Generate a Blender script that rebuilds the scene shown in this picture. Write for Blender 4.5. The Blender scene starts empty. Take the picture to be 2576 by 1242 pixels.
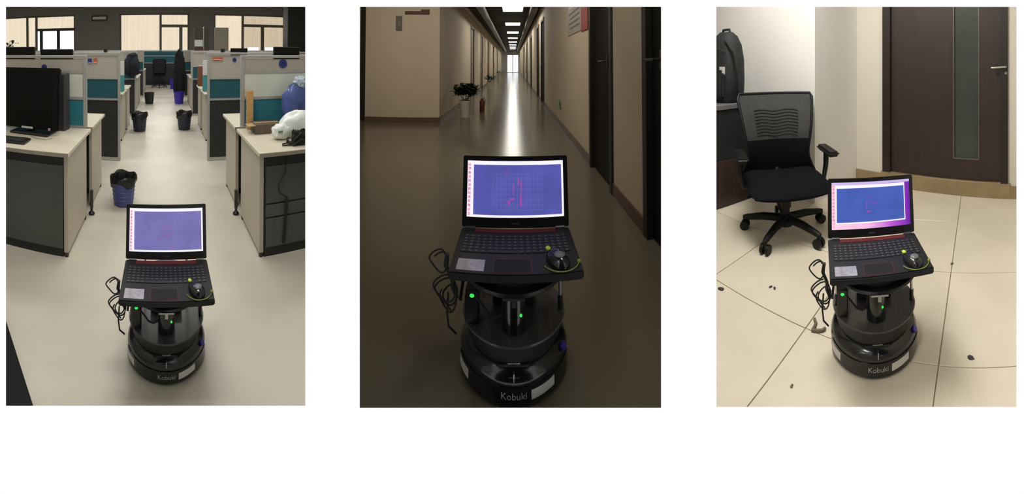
import bpy, bmesh, math, random
from mathutils import Matrix, Vector, noise

random.seed(7)
S = bpy.context.scene
C = S.collection
PI = math.pi

# ---------------------------------------------------------------- camera, world, exposure
EYE = 1.355                                   # camera height above the office floor
F = 860.0                                     # pixels per radian of the 2576 px wide frame
cd = bpy.data.cameras.new('camera')
cd.type = 'PANO'
cd.panorama_type = 'CENTRAL_CYLINDRICAL'      # a swing-lens panorama of three rooms
cd.central_cylindrical_range_u_min = -1288 / F
cd.central_cylindrical_range_u_max = 1288 / F
cd.central_cylindrical_range_v_min = -(1242 - 140) / F
cd.central_cylindrical_range_v_max = 140 / F
cd.central_cylindrical_radius = 1.0
cd.clip_start = 0.02
cd.clip_end = 200
cam = bpy.data.objects.new('camera', cd)
C.objects.link(cam)
cam.location = (0, 0, EYE)
cam.rotation_euler = (PI / 2, 0, 0)
S.camera = cam
w = bpy.data.worlds.new('world')
S.world = w
w.use_nodes = True
w.node_tree.nodes['Background'].inputs[0].default_value = (0, 0, 0, 1)
w.node_tree.nodes['Background'].inputs[1].default_value = 0
vs = S.view_settings
vs.view_transform = 'Standard'
vs.look = 'None'
vs.gamma = 1
vs.use_curve_mapping = False
vs.exposure = 0.0
S.cycles.max_bounces = 7
S.cycles.diffuse_bounces = 4
S.cycles.glossy_bounces = 4
S.cycles.transmission_bounces = 6
S.cycles.sample_clamp_indirect = 6.0


def room_matrix(yaw, pitch, h):
    return (Matrix.Translation((0, 0, EYE)) @ Matrix.Rotation(-yaw, 4, 'Z') @ Matrix.Rotation(pitch, 4, 'X')
            @ Matrix.Translation((0, 0, -h)))


HA, HB, HC = 1.355, 0.963, 1.156              # eye above each room's floor
RA = room_matrix((412 - 1288) / F, math.atan(17 / F), HA)     # open-plan office
RB = room_matrix((1290 - 1288) / F, -math.atan(20 / F), HB)   # corridor
RC = room_matrix((2180 - 1288) / F, math.atan(-1 / F), HC)    # tiled room


def area(name, M, loc, rot, sx, sy, power, color=(1, 1, 1), spread=PI):
    l = bpy.data.lights.new(name, 'AREA')
    l.shape = 'RECTANGLE'
    l.size, l.size_y = sx, sy
    l.energy = power
    l.color = color
    l.spread = spread
    o = bpy.data.objects.new(name, l)
    C.objects.link(o)
    o.matrix_world = M @ Matrix.Translation(loc) @ Matrix.Rotation(rot[2], 4, 'Z') @ Matrix.Rotation(rot[0], 4, 'X')
    return o


# ceiling lamps of the office (rows above the desks), daylight from its windows
area('office_ceiling_lamp', RA, (-0.10, 1.25, 3.35), (0, 0, 0), 0.9, 0.4, 30, (1.0, 0.93, 0.84))  # unseen extra lamp, added to brighten the floor around the robot
for x in (-2.0, 0.0, 2.0):
    area('office_ceiling_lamp', RA, (x * 0.75, 3.5, 3.35), (0, 0, 0), 1.2, 0.5, 20, (1.0, 0.98, 0.94))
    area('office_ceiling_lamp', RA, (x, 6.4, 3.35), (0, 0, 0), 1.2, 0.5, 28, (1.0, 0.98, 0.94))
    area('office_ceiling_lamp', RA, (x, 10.0, 3.35), (0, 0, 0), 1.2, 0.5, 28, (1.0, 0.98, 0.94))
for x in (-6.0, -0.5, 4.8):
    area('office_daylight', RA, (x, 14.6, 2.35), (-PI / 2 + 0.25, 0, 0), 2.8, 1.4, 48, (1.0, 0.95, 0.87))
# tiled room: one ceiling panel
area('room_ceiling_lamp', RC, (-0.70, 1.50, 2.62), (0, 0, 0), 0.9, 0.9, 60, (1.0, 0.99, 0.96))
# corridor entrance: two unseen lamps added to brighten the near floor and walls
area('corridor_entrance_fill', RB, (-0.40, 2.35, 2.42), (0, 0, 0), 1.0, 0.6, 7.0, (1.0, 0.90, 0.77))
area('corridor_wall_fill', RB, (-0.55, 3.1, 2.38), (0.93, 0, 0), 1.0, 0.3, 30.0, (1.0, 0.91, 0.80))


# ---------------------------------------------------------------- materials
def lin(r, g, b):
    f = lambda c: (c / 255) / 12.92 if c <= 10 else ((c / 255 + 0.055) / 1.055) ** 2.4
    return (f(r), f(g), f(b))


MATS = {}


def mat(name, rgb, rough=0.5, metal=0.0, var=0.08, scale=12.0, bump=0.0, bscale=60.0, coat=0.0, trans=0.0, spec=0.5, stretch=None, alpha=1.0):
    if name in MATS:
        return MATS[name]
    m = bpy.data.materials.new(name)
    m.use_nodes = True
    nt = m.node_tree
    b = nt.nodes['Principled BSDF']
    b.inputs['Roughness'].default_value = rough
    b.inputs['Metallic'].default_value = metal
    b.inputs['Specular IOR Level'].default_value = spec
    b.inputs['Coat Weight'].default_value = coat
    b.inputs['Transmission Weight'].default_value = trans
    b.inputs['Alpha'].default_value = alpha
    tc = nt.nodes.new('ShaderNodeTexCoord')
    mp = nt.nodes.new('ShaderNodeMapping')
    if stretch:
        mp.inputs['Scale'].default_value = stretch
    nt.links.new(tc.outputs['Object'], mp.inputs['Vector'])
    n = nt.nodes.new('ShaderNodeTexNoise')
    n.inputs['Scale'].default_value = scale
    n.inputs['Detail'].default_value = 4
    nt.links.new(mp.outputs['Vector'], n.inputs['Vector'])
    r = nt.nodes.new('ShaderNodeValToRGB')
    r.color_ramp.elements[0].position = 0.3
    r.color_ramp.elements[1].position = 0.7
    r.color_ramp.elements[0].color = (*[max(0, c * (1 - var)) for c in rgb], 1)
    r.color_ramp.elements[1].color = (*[min(1, c * (1 + var)) for c in rgb], 1)
    nt.links.new(n.outputs['Fac'], r.inputs['Fac'])
    nt.links.new(r.outputs['Color'], b.inputs['Base Color'])
    if bump:
        n2 = nt.nodes.new('ShaderNodeTexNoise')
        n2.inputs['Scale'].default_value = bscale
        nt.links.new(mp.outputs['Vector'], n2.inputs['Vector'])
        bp = nt.nodes.new('ShaderNodeBump')
        bp.inputs['Strength'].default_value = bump
        bp.inputs['Distance'].default_value = 0.01
        nt.links.new(n2.outputs['Fac'], bp.inputs['Height'])
        nt.links.new(bp.outputs['Normal'], b.inputs['Normal'])
    MATS[name] = m
    return m


def emit(name, rgb, strength=1.0, var=0.0, scale=8.0, stretch=(1, 1, 1)):
    if name in MATS:
        return MATS[name]
    m = bpy.data.materials.new(name)
    m.use_nodes = True
    nt = m.node_tree
    nt.nodes.remove(nt.nodes['Principled BSDF'])
    e = nt.nodes.new('ShaderNodeEmission')
    e.inputs[0].default_value = (*rgb, 1)
    e.inputs[1].default_value = strength
    if var:
        tc = nt.nodes.new('ShaderNodeTexCoord')
        mp = nt.nodes.new('ShaderNodeMapping')
        mp.inputs['Scale'].default_value = stretch
        n = nt.nodes.new('ShaderNodeTexNoise')
        n.inputs['Scale'].default_value = scale
        r = nt.nodes.new('ShaderNodeValToRGB')
        r.color_ramp.elements[0].position = 0.3
        r.color_ramp.elements[1].position = 0.7
        r.color_ramp.elements[0].color = (*[c * (1 - var) for c in rgb], 1)
        r.color_ramp.elements[1].color = (*[c * (1 + var) for c in rgb], 1)
        nt.links.new(tc.outputs['Object'], mp.inputs[0])
        nt.links.new(mp.outputs[0], n.inputs['Vector'])
        nt.links.new(n.outputs['Fac'], r.inputs['Fac'])
        nt.links.new(r.outputs['Color'], e.inputs[0])
    nt.links.new(e.outputs[0], nt.nodes['Material Output'].inputs['Surface'])
    MATS[name] = m
    return m


def gradient_emit(name, stops, size):
    """screen wallpaper: colours along object X"""
    m = emit(name, (1, 1, 1))
    nt = m.node_tree
    e = [n for n in nt.nodes if n.type == 'EMISSION'][0]
    tc = nt.nodes.new('ShaderNodeTexCoord')
    mp = nt.nodes.new('ShaderNodeMapping')
    mp.inputs['Location'].default_value = (0.5, 0, 0)
    mp.inputs['Scale'].default_value = (1 / size, 1, 1)
    sp = nt.nodes.new('ShaderNodeSeparateXYZ')
    r = nt.nodes.new('ShaderNodeValToRGB')
    while len(r.color_ramp.elements) < len(stops):
        r.color_ramp.elements.new(0.5)
    for el, (p, c) in zip(r.color_ramp.elements, stops):
        el.position = p
        el.color = (*c, 1)
    nt.links.new(tc.outputs['Object'], mp.inputs[0])
    nt.links.new(mp.outputs[0], sp.inputs[0])
    nt.links.new(sp.outputs[0], r.inputs[0])
    nt.links.new(r.outputs[0], e.inputs[0])
    return m


# ---------------------------------------------------------------- mesh helpers
class MB:
    def __init__(s):
        s.v, s.f = [], []

    def add(s, vs, fs, M=None):
        k = len(s.v)
        s.v += [tuple(M @ Vector(p)) if M else tuple(p) for p in vs]
        s.f += [tuple(k + i for i in f) for f in fs]
        return s

    def box(s, x0, x1, y0, y1, z0, z1, M=None):
        x0, x1 = min(x0, x1), max(x0, x1)
        y0, y1 = min(y0, y1), max(y0, y1)
        z0, z1 = min(z0, z1), max(z0, z1)
        v = [(x0, y0, z0), (x1, y0, z0), (x1, y1, z0), (x0, y1, z0), (x0, y0, z1), (x1, y0, z1), (x1, y1, z1), (x0, y1, z1)]
        return s.add(v, [(0, 3, 2, 1), (4, 5, 6, 7), (0, 1, 5, 4), (1, 2, 6, 5), (2, 3, 7, 6), (3, 0, 4, 7)], M)

    def prism(s, poly, z0, z1, M=None):
        n = len(poly)
        a = sum(poly[i][0] * poly[(i + 1) % n][1] - poly[(i + 1) % n][0] * poly[i][1] for i in range(n))
        if a < 0:
            poly = poly[::-1]
        v = [(x, y, z0) for x, y in poly] + [(x, y, z1) for x, y in poly]
        f = [tuple(range(n - 1, -1, -1)), tuple(range(n, 2 * n))]
        f += [(i, (i + 1) % n, n + (i + 1) % n, n + i) for i in range(n)]
        return s.add(v, f, M)

    def lathe(s, prof, n=32, M=None, a0=0.0, a1=2 * PI, closed=True):
        full = abs(a1 - a0 - 2 * PI) < 1e-6
        m = n if full else n + 1
        v, f = [], []
        for r, z in prof:
            for i in range(m):
                a = a0 + (a1 - a0) * i / n
                v.append((r * math.cos(a), r * math.sin(a), z))
        for j in range(len(prof) - 1):
            for i in range(n):
                k = (i + 1) % m
                f.append((j * m + i, j * m + k, (j + 1) * m + k, (j + 1) * m + i))
        if full and closed:
            if prof[0][0] > 1e-6:
                f.append(tuple(range(m - 1, -1, -1)))
            if prof[-1][0] > 1e-6:
                f.append(tuple((len(prof) - 1) * m + i for i in range(m)))
        return s.add(v, f, M)

    def tube(s, pts, r, n=8, M=None, caps=True):
        pts = [Vector(p) for p in pts]
        rr = r if isinstance(r, (list, tuple)) else [r] * len(pts)
        v, f = [], []
        up = None
        for i, p in enumerate(pts):
            t = (pts[min(i + 1, len(pts) - 1)] - pts[max(i - 1, 0)])
            t = t.normalized() if t.length > 1e-9 else Vector((0, 0, 1))
            if up is None:
                up = Vector((0, 0, 1)) if abs(t.z) < 0.9 else Vector((1, 0, 0))
            a = (up - t * up.dot(t))
            a = a.normalized() if a.length > 1e-6 else t.orthogonal().normalized()
            b = t.cross(a)
            up = a
            for k in range(n):
                q = 2 * PI * k / n
                v.append(tuple(p + (a * math.cos(q) + b * math.sin(q)) * rr[i]))
        for i in range(len(pts) - 1):
            for k in range(n):
                f.append((i * n + k, i * n + (k + 1) % n, (i + 1) * n + (k + 1) % n, (i + 1) * n + k))
        if caps:
            f.append(tuple(range(n - 1, -1, -1)))
            f.append(tuple((len(pts) - 1) * n + k for k in range(n)))
        return s.add(v, f, M)

    def cyl(s, p0, p1, r0, r1=None, n=16, M=None):
        return s.tube([p0, p1], [r0, r0 if r1 is None else r1], n, M)

    def blob(s, size, amp, freq, seed, sub=3, M=None, flat=None):
        bm = bmesh.new()
        bmesh.ops.create_icosphere(bm, subdivisions=sub, radius=1)
        off = Vector((seed * 3.7, seed * 1.3, seed * 2.1))
        v = []
        for p in bm.verts:
            c = p.co.normalized()
            d = 1 + amp * noise.noise(c * freq + off) + amp * 0.5 * noise.noise(c * freq * 2.3 + off)
            q = Vector((c.x * size[0], c.y * size[1], c.z * size[2])) * d
            if flat is not None and q.z < flat:
                q.z = flat
            v.append(tuple(q))
        f = [tuple(p.index for p in fc.verts) for fc in bm.faces]
        bm.free()
        return s.add(v, f, M)

    def mesh(s, name, smooth=False, bevel=0.0, segs=1):
        me = bpy.data.meshes.new(name)
        me.from_pydata(s.v, [], s.f)
        if bevel:
            bm = bmesh.new()
            bm.from_mesh(me)
            bmesh.ops.bevel(bm, geom=list(bm.edges), offset=bevel, segments=segs, affect='EDGES', clamp_overlap=True)
            bm.to_mesh(me)
            bm.free()
        if smooth:
            for p in me.polygons:
                p.use_smooth = True
            try:
                me.set_sharp_from_angle(angle=math.radians(40))
            except Exception:
                pass
        me.update()
        return me

    def build(s, name, m, parent=None, M=None, smooth=False, bevel=0.0, segs=1):
        me = s.mesh(name, smooth, bevel, segs)
        me.materials.append(m)
        o = bpy.data.objects.new(name, me)
        C.objects.link(o)
        if parent:
            o.parent = parent
        if M is not None:
            o.matrix_world = M if not parent else o.matrix_world
            if parent:
                o.matrix_local = M
        return o


def T(x, y, z=0.0, rz=0.0):
    return Matrix.Translation((x, y, z)) @ Matrix.Rotation(rz, 4, 'Z')


def RX(a):
    return Matrix.Rotation(a, 4, 'X')


def RY(a):
    return Matrix.Rotation(a, 4, 'Y')


def tag(o, label, cat=None, group=None, kind=None):
    o['label'] = label
    if cat:
        o['category'] = cat
    if group:
        o['group'] = group
    if kind:
        o['kind'] = kind
    return o


def thing(name, label, cat, M, group=None):
    o = bpy.data.objects.new(name, None)
    o.empty_display_size = 0.05
    C.objects.link(o)
    o.matrix_world = M
    return tag(o, label, cat, group)


def struct(o, label=None):
    o['kind'] = 'structure'
    if label:
        o['label'] = label
    return o


def share(src, parent, M):
    o = src.copy()
    C.objects.link(o)
    o.parent = parent
    o.matrix_local = M
    return o


def wall_strip(poly, z0, z1, thick, side=1):
    """a wall of given thickness along a plan polyline of two points; the thickness grows to the `side`"""
    (x0, y0), (x1, y1) = poly
    dx, dy = x1 - x0, y1 - y0
    L = math.hypot(dx, dy)
    nx, ny = -dy / L * thick * side, dx / L * thick * side
    return MB().prism([(x0, y0), (x1, y1), (x1 + nx, y1 + ny), (x0 + nx, y0 + ny)], z0, z1)


# ---------------------------------------------------------------- shared materials
white_panel = emit('glowing_white', (1, 1, 1), 1.02)  # glow put into the margin wall's inner face to keep it pure white
plaster = mat('white_plaster', (0.7, 0.7, 0.68), 0.7, var=0.02)
black_plastic = mat('black_plastic', (0.012, 0.012, 0.013), 0.32, var=0.2)
black_gloss = mat('black_gloss', (0.010, 0.010, 0.011), 0.18, var=0.2, coat=0.3)
black_matt = mat('black_matt', (0.016, 0.016, 0.017), 0.6, var=0.25)
rubber = mat('black_rubber', (0.015, 0.015, 0.015), 0.75, var=0.2)
steel = mat('brushed_steel', (0.55, 0.55, 0.54), 0.3, 1.0, var=0.08)
dark_steel = mat('dark_steel', (0.10, 0.10, 0.105), 0.35, 0.8, var=0.1)
smoked_plate = mat('smoked_plate', (0.075, 0.070, 0.070), 0.26, var=0.15, coat=0.35)
paper = mat('white_paper', (0.62, 0.62, 0.60), 0.6, var=0.06)
foil = mat('silver_sticker', (0.42, 0.41, 0.45), 0.35, 0.3, var=0.25, scale=40)
red_trim = mat('red_trim', (0.13, 0.018, 0.024), 0.5, var=0.1)
green_led = emit('green_led', (0.06, 0.80, 0.12), 1.0)
lime = mat('lime_plastic', (0.55, 0.75, 0.06), 0.4, var=0.1)
lime_d = mat('lime_cord', (0.22, 0.30, 0.04), 0.5, var=0.1)
blue_button = mat('blue_button', (0.03, 0.03, 0.28), 0.35, var=0.1)

# ================================================================ added white wall standing in for blank margins, with three openings
RI = 0.90


def zr(v):
    return EYE + (140 - v) / F * RI


OPEN = [((15, 768), (17, 1022)), ((905, 1663), (17, 1027)), ((1802, 2557), (17, 1025))]


def curved(m, u0, u1, z0, z1, ri, ro):
    a0, a1 = (u0 - 1288) / F, (u1 - 1288) / F
    n = max(2, int(abs(a1 - a0) / 0.025))
    v, f = [], []
    for i in range(n + 1):
        a = a0 + (a1 - a0) * i / n
        s, c = math.sin(a), math.cos(a)
        v += [(ri * s, ri * c, z0), (ri * s, ri * c, z1), (ro * s, ro * c, z1), (ro * s, ro * c, z0)]
    for i in range(n):
        k, q = 4 * i, 4 * i + 4
        f += [(k, k + 1, q + 1, q), (k + 1, k + 2, q + 2, q + 1), (k + 2, k + 3, q + 3, q + 2), (k + 3, k, q, q + 3)]
    e = 4 * n
    f += [(0, 3, 2, 1), (e, e + 1, e + 2, e + 3)]
    m.add(v, f)


def entrance(ri, ro, g):
    """curved wall; the openings are g pixels larger all round, so the backing steps back from the panel's edge"""
    m = MB()
    us = [-280]
    for (u0, u1), _ in OPEN:
        us += [u0 - g, u1 + g]
    us.append(2856)
    for i in range(0, len(us), 2):
        curved(m, us[i], us[i + 1], -1.6, 2.6, ri, ro)
    for (u0, u1), (v0, v1) in OPEN:
        curved(m, u0 - g, u1 + g, zr(v0 - g), 2.6, ri, ro)
        curved(m, u0 - g, u1 + g, -1.6, zr(v1 + g), ri, ro)
    return m


wf = entrance(RI + 0.0025, RI + 0.012, 10).build('wall_front', plaster)
struct(wf, 'added curved white wall forming the blank margins, with three rectangular openings')
entrance(RI, RI + 0.002, 0).build('margin_glow', white_panel, wf)


def arc_pts(a0, a1, r=RI + 0.014, n=16):
    """plan points on the back of the margin wall, bearings in radians from the room's axis"""
    return [(r * math.sin(a0 + (a1 - a0) * i / n), r * math.cos(a0 + (a1 - a0) * i / n)) for i in range(n + 1)]


# ================================================================ the mobile robot, its laptop, mouse and cables


def arc_patch(r, a0, a1, z0, z1, t=0.0012, n=8, tilt=0.0):
    """thin curved patch on a cylinder, angles measured from the front (-Y), positive to the right"""
    m = MB()
    v, f = [], []
    for i in range(n + 1):
        a = a0 + (a1 - a0) * i / n
        dz = tilt * i / n
        for rr in (r, r + t):
            for z in (z0 + dz, z1 + dz):
                v.append((rr * math.sin(a), -rr * math.cos(a), z))
    for i in range(n):
        k, q = 4 * i, 4 * i + 4
        f += [(k, q, q + 1, k + 1), (k + 2, k + 3, q + 3, q + 2), (k + 1, q + 1, q + 3, k + 3), (k, k + 2, q + 2, q)]
    f += [(0, 1, 3, 2), (4 * n, 4 * n + 2, 4 * n + 3, 4 * n + 1)]
    return m.add(v, f)


def text_mesh(body, size):
    cu = bpy.data.curves.new('lettering', 'FONT')
    cu.body = body
    cu.size = size
    cu.extrude = 0.0006
    cu.align_x = 'CENTER'
    cu.resolution_u = 3
    o = bpy.data.objects.new('lettering_source', cu)
    C.objects.link(o)
    dg = bpy.context.evaluated_depsgraph_get()
    me = bpy.data.meshes.new_from_object(o.evaluated_get(dg))
    bpy.data.objects.remove(o)
    bpy.data.curves.remove(cu)
    return me


lettering_grey = mat('grey_lettering', (0.35, 0.35, 0.36), 0.4, var=0.05)


def make_robot(M, label):
    t = thing('mobile_robot', label, 'robot', M, 'wheeled robots carrying laptops')
    MB().lathe([(0.13, 0.004), (0.168, 0.005), (0.174, 0.012), (0.174, 0.066), (0.170, 0.078), (0.160, 0.092), (0.135, 0.102), (0.10, 0.105), (0.0, 0.105)], 48).build('base', black_gloss, t, smooth=True)
    b = arc_patch(0.1745, -1.25, 1.25, 0.010, 0.060, 0.0035, 28).build('bumper', black_gloss, t, smooth=True)
    arc_patch(0.1785, 0.28, 0.72, 0.024, 0.050, 0.0008, 10, 0.004).build('sticker', paper, b)
    arc_patch(0.1785, -1.22, -0.86, 0.024, 0.052, 0.0008, 8).build('sticker', paper, b)
    me = text_mesh('Kobuki', 0.026)
    for p in me.vertices:
        a = p.co.x / 0.179
        r = 0.1786 + max(0, p.co.z)
        p.co = Vector((r * math.sin(a), -r * math.cos(a), 0.030 + p.co.y))
    me.materials.clear()
    me.materials.append(lettering_grey)
    lo = bpy.data.objects.new('lettering', me)
    C.objects.link(lo)
    lo.parent = b
    for sx in (-1, 1):
        MB().cyl((sx * 0.105, 0, 0.035), (sx * 0.128, 0, 0.035), 0.035, n=24).build('wheel', rubber, t, smooth=True)
    MB().lathe([(0.016, 0.0), (0.018, 0.006), (0.014, 0.016), (0.0, 0.017)], 16, T(0, 0.11, 0)).build('caster', rubber, t, smooth=True)
    # button panel on the front of the base
    p = MB().box(-0.045, 0.045, -0.152, -0.118, 0.094, 0.1035, RX(0.0)).build('button_panel', black_plastic, t, bevel=0.002)
    for i in (-1, 0, 1):
        MB().cyl((i * 0.026, -0.135, 0.103), (i * 0.026, -0.135, 0.106), 0.008, n=14).build('button', dark_steel, p)
    MB().box(-0.018, 0.018, -0.1505, -0.147, 0.1035, 0.1055).build('glint_strip', steel, t)  # bright bars here and below stand in for a cross-shaped glint
    MB().box(-0.0015, 0.0015, -0.1725, -0.160, 0.066, 0.094).build('glint_bar', steel, t)
    MB().box(-0.016, 0.016, -0.1705, -0.166, 0.0815, 0.0835).build('glint_bar', dark_steel, t)
    MB().cyl((0.150, -0.075, 0.085), (0.156, -0.078, 0.089), 0.012, n=14).build('side_button', blue_button, t)
    # lower deck, posts, upper deck
    MB().lathe([(0.150, 0.154), (0.166, 0.155), (0.168, 0.159), (0.166, 0.163), (0.0, 0.163)], 48).build('lower_deck', smoked_plate, t, smooth=True)
    MB().lathe([(0.06, 0.100), (0.145, 0.098), (0.152, 0.110), (0.154, 0.154), (0.06, 0.154)], 40).build('deck_skirt', black_matt, t, smooth=True)
    for px, py in ((-0.152, -0.02), (0.152, -0.02), (-0.10, 0.118), (0.10, 0.118)):
        q = MB().cyl((px, py, 0.16), (px, py, 0.336), 0.0058, n=12).build('post', steel, t, smooth=True)
        MB().cyl((px, py, 0.163), (px, py, 0.205), 0.0085, n=12).build('collar', black_plastic, q, smooth=True)
    MB().lathe([(0.0, 0.330), (0.160, 0.330), (0.164, 0.336), (0.160, 0.342), (0.0, 0.342)], 48, T(0, -0.055, 0)).build('upper_deck', black_plastic, t, smooth=True)
    MB().lathe([(0.0, 0.342), (0.105, 0.342), (0.108, 0.350), (0.108, 0.3755), (0.0, 0.3755)], 32, T(0, -0.085, 0)).build('laptop_riser', black_matt, t, smooth=True)
    br = MB().box(-0.030, 0.030, -0.223, -0.2185, 0.330, 0.336)
    br.box(-0.006, 0.006, -0.223, -0.2195, 0.312, 0.330)
    br.build('bracket', steel, t)
    # scanner standing on the lower deck
    s = MB().lathe([(0.030, 0.163), (0.036, 0.166), (0.036, 0.238), (0.034, 0.268), (0.030, 0.272), (0.0, 0.272)], 28, T(0, -0.092, 0)).build('scanner', black_gloss, t, smooth=True)
    MB().lathe([(0.0, 0.2722), (0.026, 0.2722), (0.026, 0.2735), (0.0, 0.2735)], 24, T(0, -0.092, 0)).build('scanner_lid', smoked_plate, s, smooth=True)
    MB().blob((0.0045, 0.0045, 0.0045), 0, 1, 1, 2, T(0.021, -0.1235, 0.221)).build('status_light', green_led, s, smooth=True)
    h = MB().box(-0.149, -0.107, -0.090, -0.047, 0.163, 0.268).build('usb_hub', black_plastic, t, bevel=0.004)
    MB().blob((0.0075, 0.005, 0.0055), 0, 1, 1, 2, T(-0.128, -0.0915, 0.252)).build('status_light', green_led, h, smooth=True)
    MB().tube([(-0.115, -0.088, 0.246), (-0.095, -0.100, 0.232), (-0.075, -0.112, 0.215), (-0.055, -0.114, 0.208), (-0.034, -0.104, 0.212)], 0.0036, 8).build('sensor_cable', rubber, t, smooth=True)
    # battery box behind the scanner
    MB().box(-0.07, 0.07, 0.0, 0.10, 0.163, 0.205).build('battery_box', black_matt, t, bevel=0.006)
    return t


def make_laptop(M, label, style, lean):
    """origin on the bottom of the base, user side towards -Y; lean = lid opening past vertical"""
    W, D = 0.367, 0.256
    t = thing('laptop', label, 'laptop', M, 'open laptops on robots')
    deck = mat('laptop_deck', (0.018, 0.018, 0.019), 0.5, var=0.15, scale=30, spec=0.3)
    lidm = mat('laptop_lid', (0.012, 0.012, 0.013), 0.35, var=0.15)
    keym = mat('key_caps', (0.014, 0.014, 0.016), 0.6, var=0.3, scale=80)
    keyl = mat('key_letters', (0.11, 0.12, 0.12), 0.5, var=0.2)
    b = MB().box(-W / 2, W / 2, -D / 2, D / 2, 0, 0.024).build('base', deck, t, bevel=0.004, segs=2)
    z = 0.0242
    MB().box(-0.135, 0.135, D / 2 - 0.030, D / 2 - 0.006, z - 0.001, z + 0.0012).build('speaker_strip', red_trim, b)
    kb = MB()
    kl = MB()
    for r in range(6):
        y = D / 2 - 0.050 - r * 0.0175
        n = 17
        for c in range(n):
            x0 = -0.165 + c * 0.0195
            if r == 5 and 4 <= c <= 8:
                if c == 4:
                    kb.box(x0, x0 + 5 * 0.0195 - 0.0025, y - 0.0148, y, z, z + 0.0022)
                continue
            kb.box(x0, x0 + 0.0168, y - 0.0148, y, z, z + 0.0022)
            kl.box(x0 + 0.005, x0 + 0.0105, y - 0.009, y - 0.004, z + 0.0022, z + 0.0024)
    k = kb.build('keyboard', keym, t)
    k['kind'] = 'stuff'
    q = kl.build('key_letters', keyl, t)
    q['kind'] = 'stuff'
    tp = MB().box(-0.062, 0.042, -D / 2 + 0.012, -D / 2 + 0.072, z - 0.001, z + 0.0006).build('touchpad', mat('touchpad', (0.016, 0.016, 0.017), 0.6, var=0.1, spec=0.2), t)
    e = MB()
    for a in ((-0.0635, -0.062, -D / 2 + 0.0105, -D / 2 + 0.0735), (0.042, 0.0435, -D / 2 + 0.0105, -D / 2 + 0.0735)):
        e.box(*a, z - 0.001, z + 0.0009)
    e.box(-0.0635, 0.0435, -D / 2 + 0.072, -D / 2 + 0.0735, z - 0.001, z + 0.0009)
    e.box(-0.0635, 0.0435, -D / 2 + 0.0105, -D / 2 + 0.012, z - 0.001, z + 0.0009)
    e.build('touchpad_edge', red_trim, tp)
    MB().box(-0.165, -0.088, -D / 2 + 0.014, -D / 2 + 0.068, z - 0.0005, z + 0.0005).build('sticker', foil, t)
    for sx in (-1, 1):
        MB().cyl((sx * 0.135, D / 2 - 0.004, 0.024), (sx * 0.168, D / 2 - 0.004, 0.024), 0.008, n=14).build('hinge', dark_steel, t, smooth=True)
    # lid
    L = 0.236
    ML = T(0, D / 2 - 0.002, 0.026) @ RX(-lean)
    lid = MB().box(-W / 2, W / 2, 0.0, 0.009, 0.0, L).build('lid', lidm, t, ML, bevel=0.003, segs=2)
    x0, x1, z0, z1 = -W / 2 + 0.016, W / 2 - 0.016, 0.034, L - 0.016
    sw = x1 - x0
    if style == 'c':
        base = gradient_emit('desktop_wallpaper', [(0.0, lin(255, 215, 235)), (0.45, lin(250, 190, 230)), (0.75, lin(190, 90, 215)), (1.0, lin(110, 40, 170))], sw)
    else:
        base = emit('screen_white', lin(250, 246, 255), 1.0)
    MB().box(x0, x1, -0.0008, 0.0002, z0, z1).build('screen', base, lid)
    col = {'a': lin(122, 116, 178), 'b': lin(88, 88, 170), 'c': lin(76, 98, 184)}[style]
    view = emit('map_view_' + style, col, 1.0, 0.10, 14.0, (1, 1, 1))
    wht = emit('window_white', lin(252, 250, 255), 1.0)
    if style == 'c':
        wx0, wx1, wz0, wz1 = x0 + 0.016, x1 - 0.022, z0 + 0.022, z1 - 0.012
        MB().box(x0, x1, -0.0012, -0.0008, z1 - 0.010, z1).build('menu_bar', emit('menu_lilac', lin(205, 190, 240), 1.0), lid)
        MB().box(wx0, wx1, -0.0014, -0.0008, wz0, wz1).build('window', wht, lid)
        vx0, vx1, vz0, vz1 = wx0 + 0.005, wx1 - 0.004, wz0 + 0.005, wz1 - 0.012
    else:
        vx0, vx1, vz0, vz1 = x0 + 0.022, x1 - 0.007, z0 + 0.008, z1 - 0.013
    MB().box(vx0, vx1, -0.0020, -0.0010, vz0, vz1).build('map_view', view, lid)
    lb = MB()
    nn = 13
    for i in range(nn):
        zc = z0 + 0.006 + (z1 - z0 - 0.024) * i / (nn - 1)
        lb.box(x0 + 0.003, x0 + 0.012, -0.0022, -0.0010, zc, zc + 0.009)
    li = lb.build('launcher_icons', emit('launcher_pink', lin(240, 165, 195), 1.0, 0.4, 120.0), lid)
    li['kind'] = 'stuff'
    cx, cz = (vx0 + vx1) / 2, (vz0 + vz1) / 2
    vw, vh = vx1 - vx0, vz1 - vz0
    g = MB()
    if style == 'b':
        for i in range(13):
            x = cx - 0.28 * vw + 0.56 * vw * i / 12
            g.box(x - 0.0003, x + 0.0003, -0.0024, -0.0018, cz - 0.40 * vh, cz + 0.32 * vh)
        for i in range(8):
            zz = cz - 0.40 * vh + 0.72 * vh * i / 7
            g.box(cx - 0.28 * vw, cx + 0.28 * vw, -0.0024, -0.0018, zz - 0.0003, zz + 0.0003)
        g.build('map_grid', emit('grid_line_b', lin(112, 118, 190), 1.0), lid)
        pts = [(-0.13, .35, .06, .012), (0.01, .18, .012, .16), (0.04, .05, .012, .3), (-0.05, .02, .01, .2), (0.035, -.22, .02, .2), (-0.10, -.25, .03, .06), (-0.06, -.18, .05, .04), (0.02, .12, .05, .015)]
    elif style == 'a':
        for i in range(9):
            x = cx - 0.18 * vw + 0.40 * vw * i / 8
            g.box(x - 0.0003, x + 0.0003, -0.0024, -0.0018, cz - 0.44 * vh, cz + 0.15 * vh)
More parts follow.
